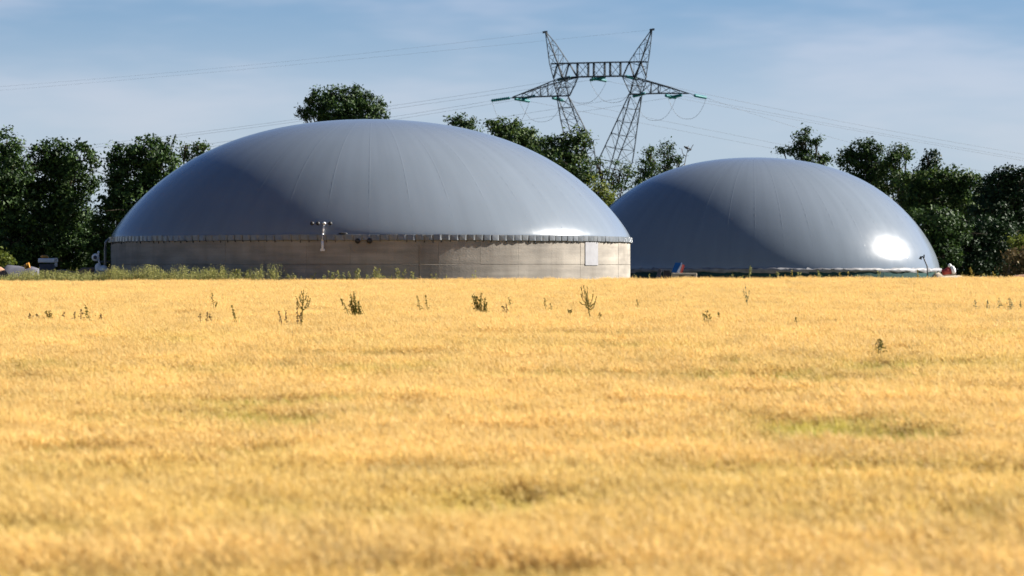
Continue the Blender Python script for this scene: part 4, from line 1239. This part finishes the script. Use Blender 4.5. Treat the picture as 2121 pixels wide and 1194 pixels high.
WEEDS = [
    ('dock_plant', [(625, 668, 629, 600), (627, 640, 613, 614), (628, 632, 620, 612), (629, 628, 621, 608), (631, 638, 639, 612), (633, 640, 643, 618), (629, 615, 624, 604), (631, 622, 635, 608), (628, 642, 614, 626)], M_WEED, 'tallest candelabra-branched green weed below the lamp mast', 1, dict(width=0.03, leaf=0.034, n=62)),
    ('dock_plant', [(617, 668, 614, 630)], M_WEEDB, 'reddish brown dock stalk touching the left side of the tallest branched weed', 2, {}),
    ('dock_plant', [(623, 670, 623.5, 647)], M_WEEDB, 'short brown dock stalk at the foot of the tallest branched weed', 3, {}),
    ('dock_plant', [(594, 665, 591, 643)], M_WEEDB, 'thin brown stalk second to the left of the tallest branched weed', 4, {}),
    ('dock_plant', [(583, 667, 577, 645)], M_WEEDB, 'thin brown leaning stalk farthest left in the group by the tallest branched weed', 5, {}),
    ('dock_plant', [(722, 651, 706, 619)], M_WEED, 'single dark green stalk leaning left, beside the dense dark clump', 6, dict(width=0.085, n=90)),
    ('dock_plant', [(734, 652, 726, 609), (738, 652, 733, 604), (741, 652, 735, 622), (744, 650, 742, 624), (737, 652, 726, 625), (748, 652, 741, 628), (731, 651, 725, 630)], M_WEED, 'dense dark green weed clump right of the leaning stalk', 7, dict(width=0.09, n=95)),
    ('dock_plant', [(870, 641, 864, 612)], M_WEED, 'left stalk of the slim pair below the middle of the near tank', 8, dict(width=0.07)),
    ('dock_plant', [(886, 639, 881, 611)], M_WEED, 'right stalk of the slim pair below the middle of the near tank', 9, dict(width=0.08)),
    ('dock_plant', [(990, 645, 982, 612), (994, 646, 986, 614), (998, 646, 997, 607), (1003, 646, 1004, 618), (1006, 644, 1008, 626), (986, 640, 979, 610), (996, 646, 992, 620)], M_WEED, 'bushy green weed with many stalks below the sunny part of the wall', 10, dict(width=0.10, n=90)),
    ('dock_plant', [(1057, 633, 1054, 615)], M_WEED, 'small stalk right of the bushy many-stalked weed', 11, dict(width=0.09)),
    ('dock_plant', [(1046, 645, 1040, 634), (1050, 645, 1049, 630)], M_WEEDB, 'two tiny brownish stalks right of the bushy many-stalked weed', 12, {}),
    ('dock_plant', [(1130, 637, 1128, 617)], M_WEED, 'left of two small green stalks left of the white wall patch', 13, {}),
    ('dock_plant', [(1141, 641, 1139, 628)], M_WEED, 'right of two small green stalks left of the white wall patch', 14, {}),
    ('dock_plant', [(1222, 658, 1212, 600), (1219, 632, 1203, 608), (1216, 626, 1203, 594), (1217, 625, 1209, 592), (1219, 630, 1216, 594), (1221, 633, 1229, 602), (1222, 636, 1236, 614), (1218, 634, 1199, 624), (1221, 642, 1212, 626), (1223, 642, 1232, 627)], M_WEED, 'big open candelabra weed below the white wall patch', 15, dict(width=0.03, leaf=0.034, n=62)),
    ('dock_plant', [(1242, 660, 1243, 647)], M_WEED, 'short green stalk right of the big candelabra weed', 16, {}),
    ('dock_plant', [(1179, 650, 1177, 642), (1182, 648, 1184, 641)], M_WEED, 'tiny green tuft left of the big candelabra weed', 17, {}),
    ('dock_plant', [(1322, 637, 1318, 620)], M_WEED, 'small faint stalk left below the stone block', 18, {}),
    ('thistle', [(1548, 632, 1544, 590), (1547, 625, 1552, 602), (1546, 615, 1539, 598)], M_WEEDG, 'pale feathery grass stem below the far dome', 19, dict(width=0.05, n=30)),
    ('dock_plant', [(1460, 663, 1455, 648), (1464, 664, 1465, 643), (1468, 663, 1472, 650)], M_WEED, 'small green leafy tuft below the stone block', 20, dict(width=0.10)),
    ('dock_plant', [(1491, 659, 1487, 648)], M_WEED, 'single short stalk right of the small leafy tuft', 21, {}),
    ('dock_plant', [(1649, 667, 1648, 658)], M_WEED, 'tiny lone dark stalk below the middle of the far dome', 22, {}),
    ('dock_plant', [(1820, 726, 1821, 704), (1824, 727, 1824, 708)], M_WEED, 'short dark green bushy weed nearest the camera, below the far dome\'s highlight', 23, dict(width=0.10, n=110)),
    ('thistle', [(2020, 641, 2020, 622)], M_WEEDG, 'first from the left of the thistles below the right edge thicket', 24, dict(width=0.09)),
    ('thistle', [(2046, 642, 2046, 622)], M_WEEDG, 'second from the left of the thistles below the right edge thicket', 25, dict(width=0.06)),
    ('thistle', [(2069, 641, 2069, 617)], M_WEEDG, 'third from the left of the thistles below the right edge thicket', 26, dict(width=0.10)),
    ('thistle', [(2091, 640, 2091, 617), (2093, 639, 2094, 624)], M_WEEDG, 'fourth from the left of the thistles below the right edge thicket', 27, dict(width=0.10)),
    ('thistle', [(2114, 638, 2114, 624)], M_WEEDG, 'last thistle by the right edge of the photo', 28, dict(width=0.06)),
    ('dock_plant', [(442, 634, 439, 606), (446, 636, 449, 626)], M_WEED, 'green forked stalk in the far left part of the barley, highest in the picture', 29, dict(width=0.07)),
    ('dock_plant', [(490, 667, 479, 632)], M_WEED, 'long leaning green stalk right of the three short docks', 30, dict(width=0.06)),
    ('dock_plant', [(415, 665, 415, 651)], M_WEEDB, 'left one of three short brown docks', 31, {}),
    ('dock_plant', [(428, 666, 429, 647)], M_WEEDB, 'middle one of three short brown docks', 32, {}),
    ('dock_plant', [(439, 666, 434, 650)], M_WEEDB, 'right one of three short brown docks', 33, {}),
    ('dock_plant', [(185, 661, 176, 632)], M_WEED, 'tallest leaning stalk in the weed row at the left', 34, dict(width=0.09, n=90)),
    ('dock_plant', [(168, 660, 168, 641)], M_WEEDB, 'dark brown stalk left of the tallest leaning stalk in the left row', 35, dict(width=0.08, n=80)),
    ('dock_plant', [(97, 659, 95, 645), (101, 658, 103, 643), (106, 658, 108, 648)], M_WEED, 'green many-stalked clump in the weed row at the left', 36, dict(width=0.08)),
    ('dock_plant', [(133, 658, 133, 647)], M_WEEDB, 'short brown stalk right of the many-stalked clump at the left', 37, {}),
    ('dock_plant', [(155, 659, 155, 646)], M_WEEDB, 'thin brown stalk just left of the dark brown one in the left row', 38, {}),
    ('dock_plant', [(210, 661, 209, 650)], M_WEEDB, 'last short stalk at the right end of the left weed row', 39, {}),
    ('dock_plant', [(63, 658, 62, 651), (80, 658, 76, 651)], M_WEEDB, 'tiny brown stubs at the left end of the left weed row', 40, {}),
]
for nm, st_, m_, lab, sd, kw in WEEDS:
    weed(nm, st_, m_, lab, 'thistle' if nm == 'thistle' else 'weed', seed=sd, **kw)

# plants along the foot of the tanks
VERGE_L = [(536, 556, 3), (568, 557, 6), (600, 567, 3), (615, 568, 3), (650, 566, 3), (673, 568, 2), (686, 561, 4), (706, 561, 3), (719, 563, 3), (738, 556, 4), (767, 567, 2), (777, 553, 5), (790, 567, 3), (806, 569, 2),
           (829, 556, 4), (859, 562, 2), (899, 567, 2), (922, 570, 1), (982, 562, 2), (460, 553, 6), (490, 556, 6), (514, 560, 3), (432, 556, 5)]
ORD = ['first', 'second', 'third', 'fourth', 'fifth', 'sixth', 'seventh', 'eighth', 'ninth', 'tenth', 'eleventh', 'twelfth', 'thirteenth', 'fourteenth', 'fifteenth', 'sixteenth',
       'seventeenth', 'eighteenth', 'nineteenth', 'twentieth', 'twenty-first', 'twenty-second', 'twenty-third', 'twenty-fourth', 'twenty-fifth']
rank_l = {q: i for i, q in enumerate(sorted(p[0] for p in VERGE_L))}
rv = random.Random(21)
for k, (px_, py_, ns) in enumerate(VERGE_L):
    Yv = 148.6 + rv.uniform(0, 0.6)
    st_ = []
    for q in range(ns):
        dx = rv.uniform(-7, 7) if ns > 1 else 0
        st_.append((px_ + dx * 0.6, 583, px_ + dx * 1.3 + rv.uniform(-3, 3), py_ + rv.uniform(0, 7) if q else py_))
    look = 'thin' if ns == 1 else 'slender' if ns == 2 else 'feathery' if ns < 5 else 'bushy'
    weed('verge_weed', st_, M_VERGE, look + ' pale green weed, ' + ORD[rank_l[px_]] + ' from the left along the concrete wall\'s foot', 'weed', 'weeds along the foot of the concrete wall', seed=200 + k, width=0.16, leaf=0.07, n=32, Y=Yv, zbase=0.0)
VERGE_R = [(1552, 551, 2, 0), (1517, 566, 1, 0), (1595, 568, 1, 0), (1614, 563, 2, 0), (1640, 560, 1, 1), (1656, 563, 3, 0), (1697, 561, 3, 0), (1739, 563, 1, 1), (1756, 563, 1, 1), (1775, 570, 1, 0), (1820, 562, 2, 0), (1868, 571, 2, 0),
           (1937, 561, 1, 1), (2060, 562, 2, 1), (2036, 566, 2, 0), (1993, 564, 1, 0), (1345, 568, 1, 0), (1320, 570, 2, 0), (1475, 570, 2, 0), (1536, 570, 2, 0), (1680, 571, 2, 0), (1720, 570, 2, 0), (1800, 571, 2, 0), (1845, 571, 2, 0)]
for k, (px_, py_, ns, yl) in enumerate(VERGE_R):
    st_ = [(px_ + rv.uniform(-2, 2), 580, px_ + rv.uniform(-5, 5) * (ns > 1), py_ + (rv.uniform(0, 6) if q else 0)) for q in range(ns)]
    lk = ('yellowed' if yl else 'green') + (' single-stalked' if ns == 1 else ' branching')
    right = px_ > 1930
    near = sorted(p[0] for p in VERGE_R if (p[0] > 1930) == right)
    lab = 'thin ' + lk + ' weed, ' + ORD[near.index(px_)] + (' from the left beyond the far tank' if right else ' from the left before the green tank wall')
    weed('verge_weed', st_, M_VERGEY if yl else M_VERGE, lab, 'weed', 'weeds at the crop edge before the far tank', seed=300 + k, width=0.12, leaf=0.06, n=34, Y=148.4 + rv.uniform(0, 1), zbase=0.0)
weed('verge_weed', [(1901, 584, 1901, 560)], M_VERGEY, 'yellowish spire rising from the crop edge left of the bent vent pipe', 'weed', seed=340, width=0.08, leaf=0.06, Y=146, zbase=0.0)
weed('verge_weed', [(2018, 580, 2009, 555)], M_VERGEY, 'leaning yellowish stalk right of the white vessel', 'weed', seed=341, width=0.14, leaf=0.06, n=80, Y=149, zbase=0.0)

# the dense weedy verge at the left: one mass
rng = np.random.default_rng(77)
nst = 2600
VX, VL, VS, vb = [], [], [], MB()
x0_, x1_ = at(-120, 560, 150).x, at(640, 560, 150).x
cnt = 0
fv = smooth_noise(0, 0.9, 0.9, 31)
while cnt < nst:
    t = rng.random()
    if rng.random() > (1.0 if t < 0.62 else max(0.02, 1 - (t - 0.62) / 0.34)): continue
    x_ = x0_ + (x1_ - x0_) * t; y_ = rng.uniform(147.4, 149.4)
    k = 0.65 + 0.7 * float(fv(np.array([x_]), np.array([y_]))[0])
    h = min(1.55, rng.normal(1.06, 0.13) * k + 0.12) * (0.80 + 0.20 * min(1, max(0, (t * 760 - 240) / 130)))
    dx, dy = rng.normal(0, 0.10, 2)
    p0 = Vector((x_, y_, float(ground_z(x_, y_)))); p1 = p0 + Vector((dx, dy, h))
    vb.tube([p0, p1], [0.008, 0.003], 3, False)
    n_ = 16
    tt = 0.3 + 0.7 * rng.random(n_) ** 0.7
    VL.append(np.array(p0) + (np.array(p1) - np.array(p0)) * tt[:, None] + rng.normal(size=(n_, 3)) * 0.055)
    VS.append(rng.uniform(0.04, 0.10, n_))
    cnt += 1
v, f = quad_leaves(np.concatenate(VL), np.concatenate(VS), rng, 0.2, 0.4)
k0 = len(vb.v)
V = np.concatenate([np.array([tuple(q) for q in vb.v]), v])
F4 = np.concatenate([np.array(vb.f), f + k0])
tag(link('verge_weeds', np_mesh('verge_weeds', V, F4, M_VERGE)), 'dense strip of tall yellow-green weeds behind the barley at the left', 'weeds', kind='stuff')
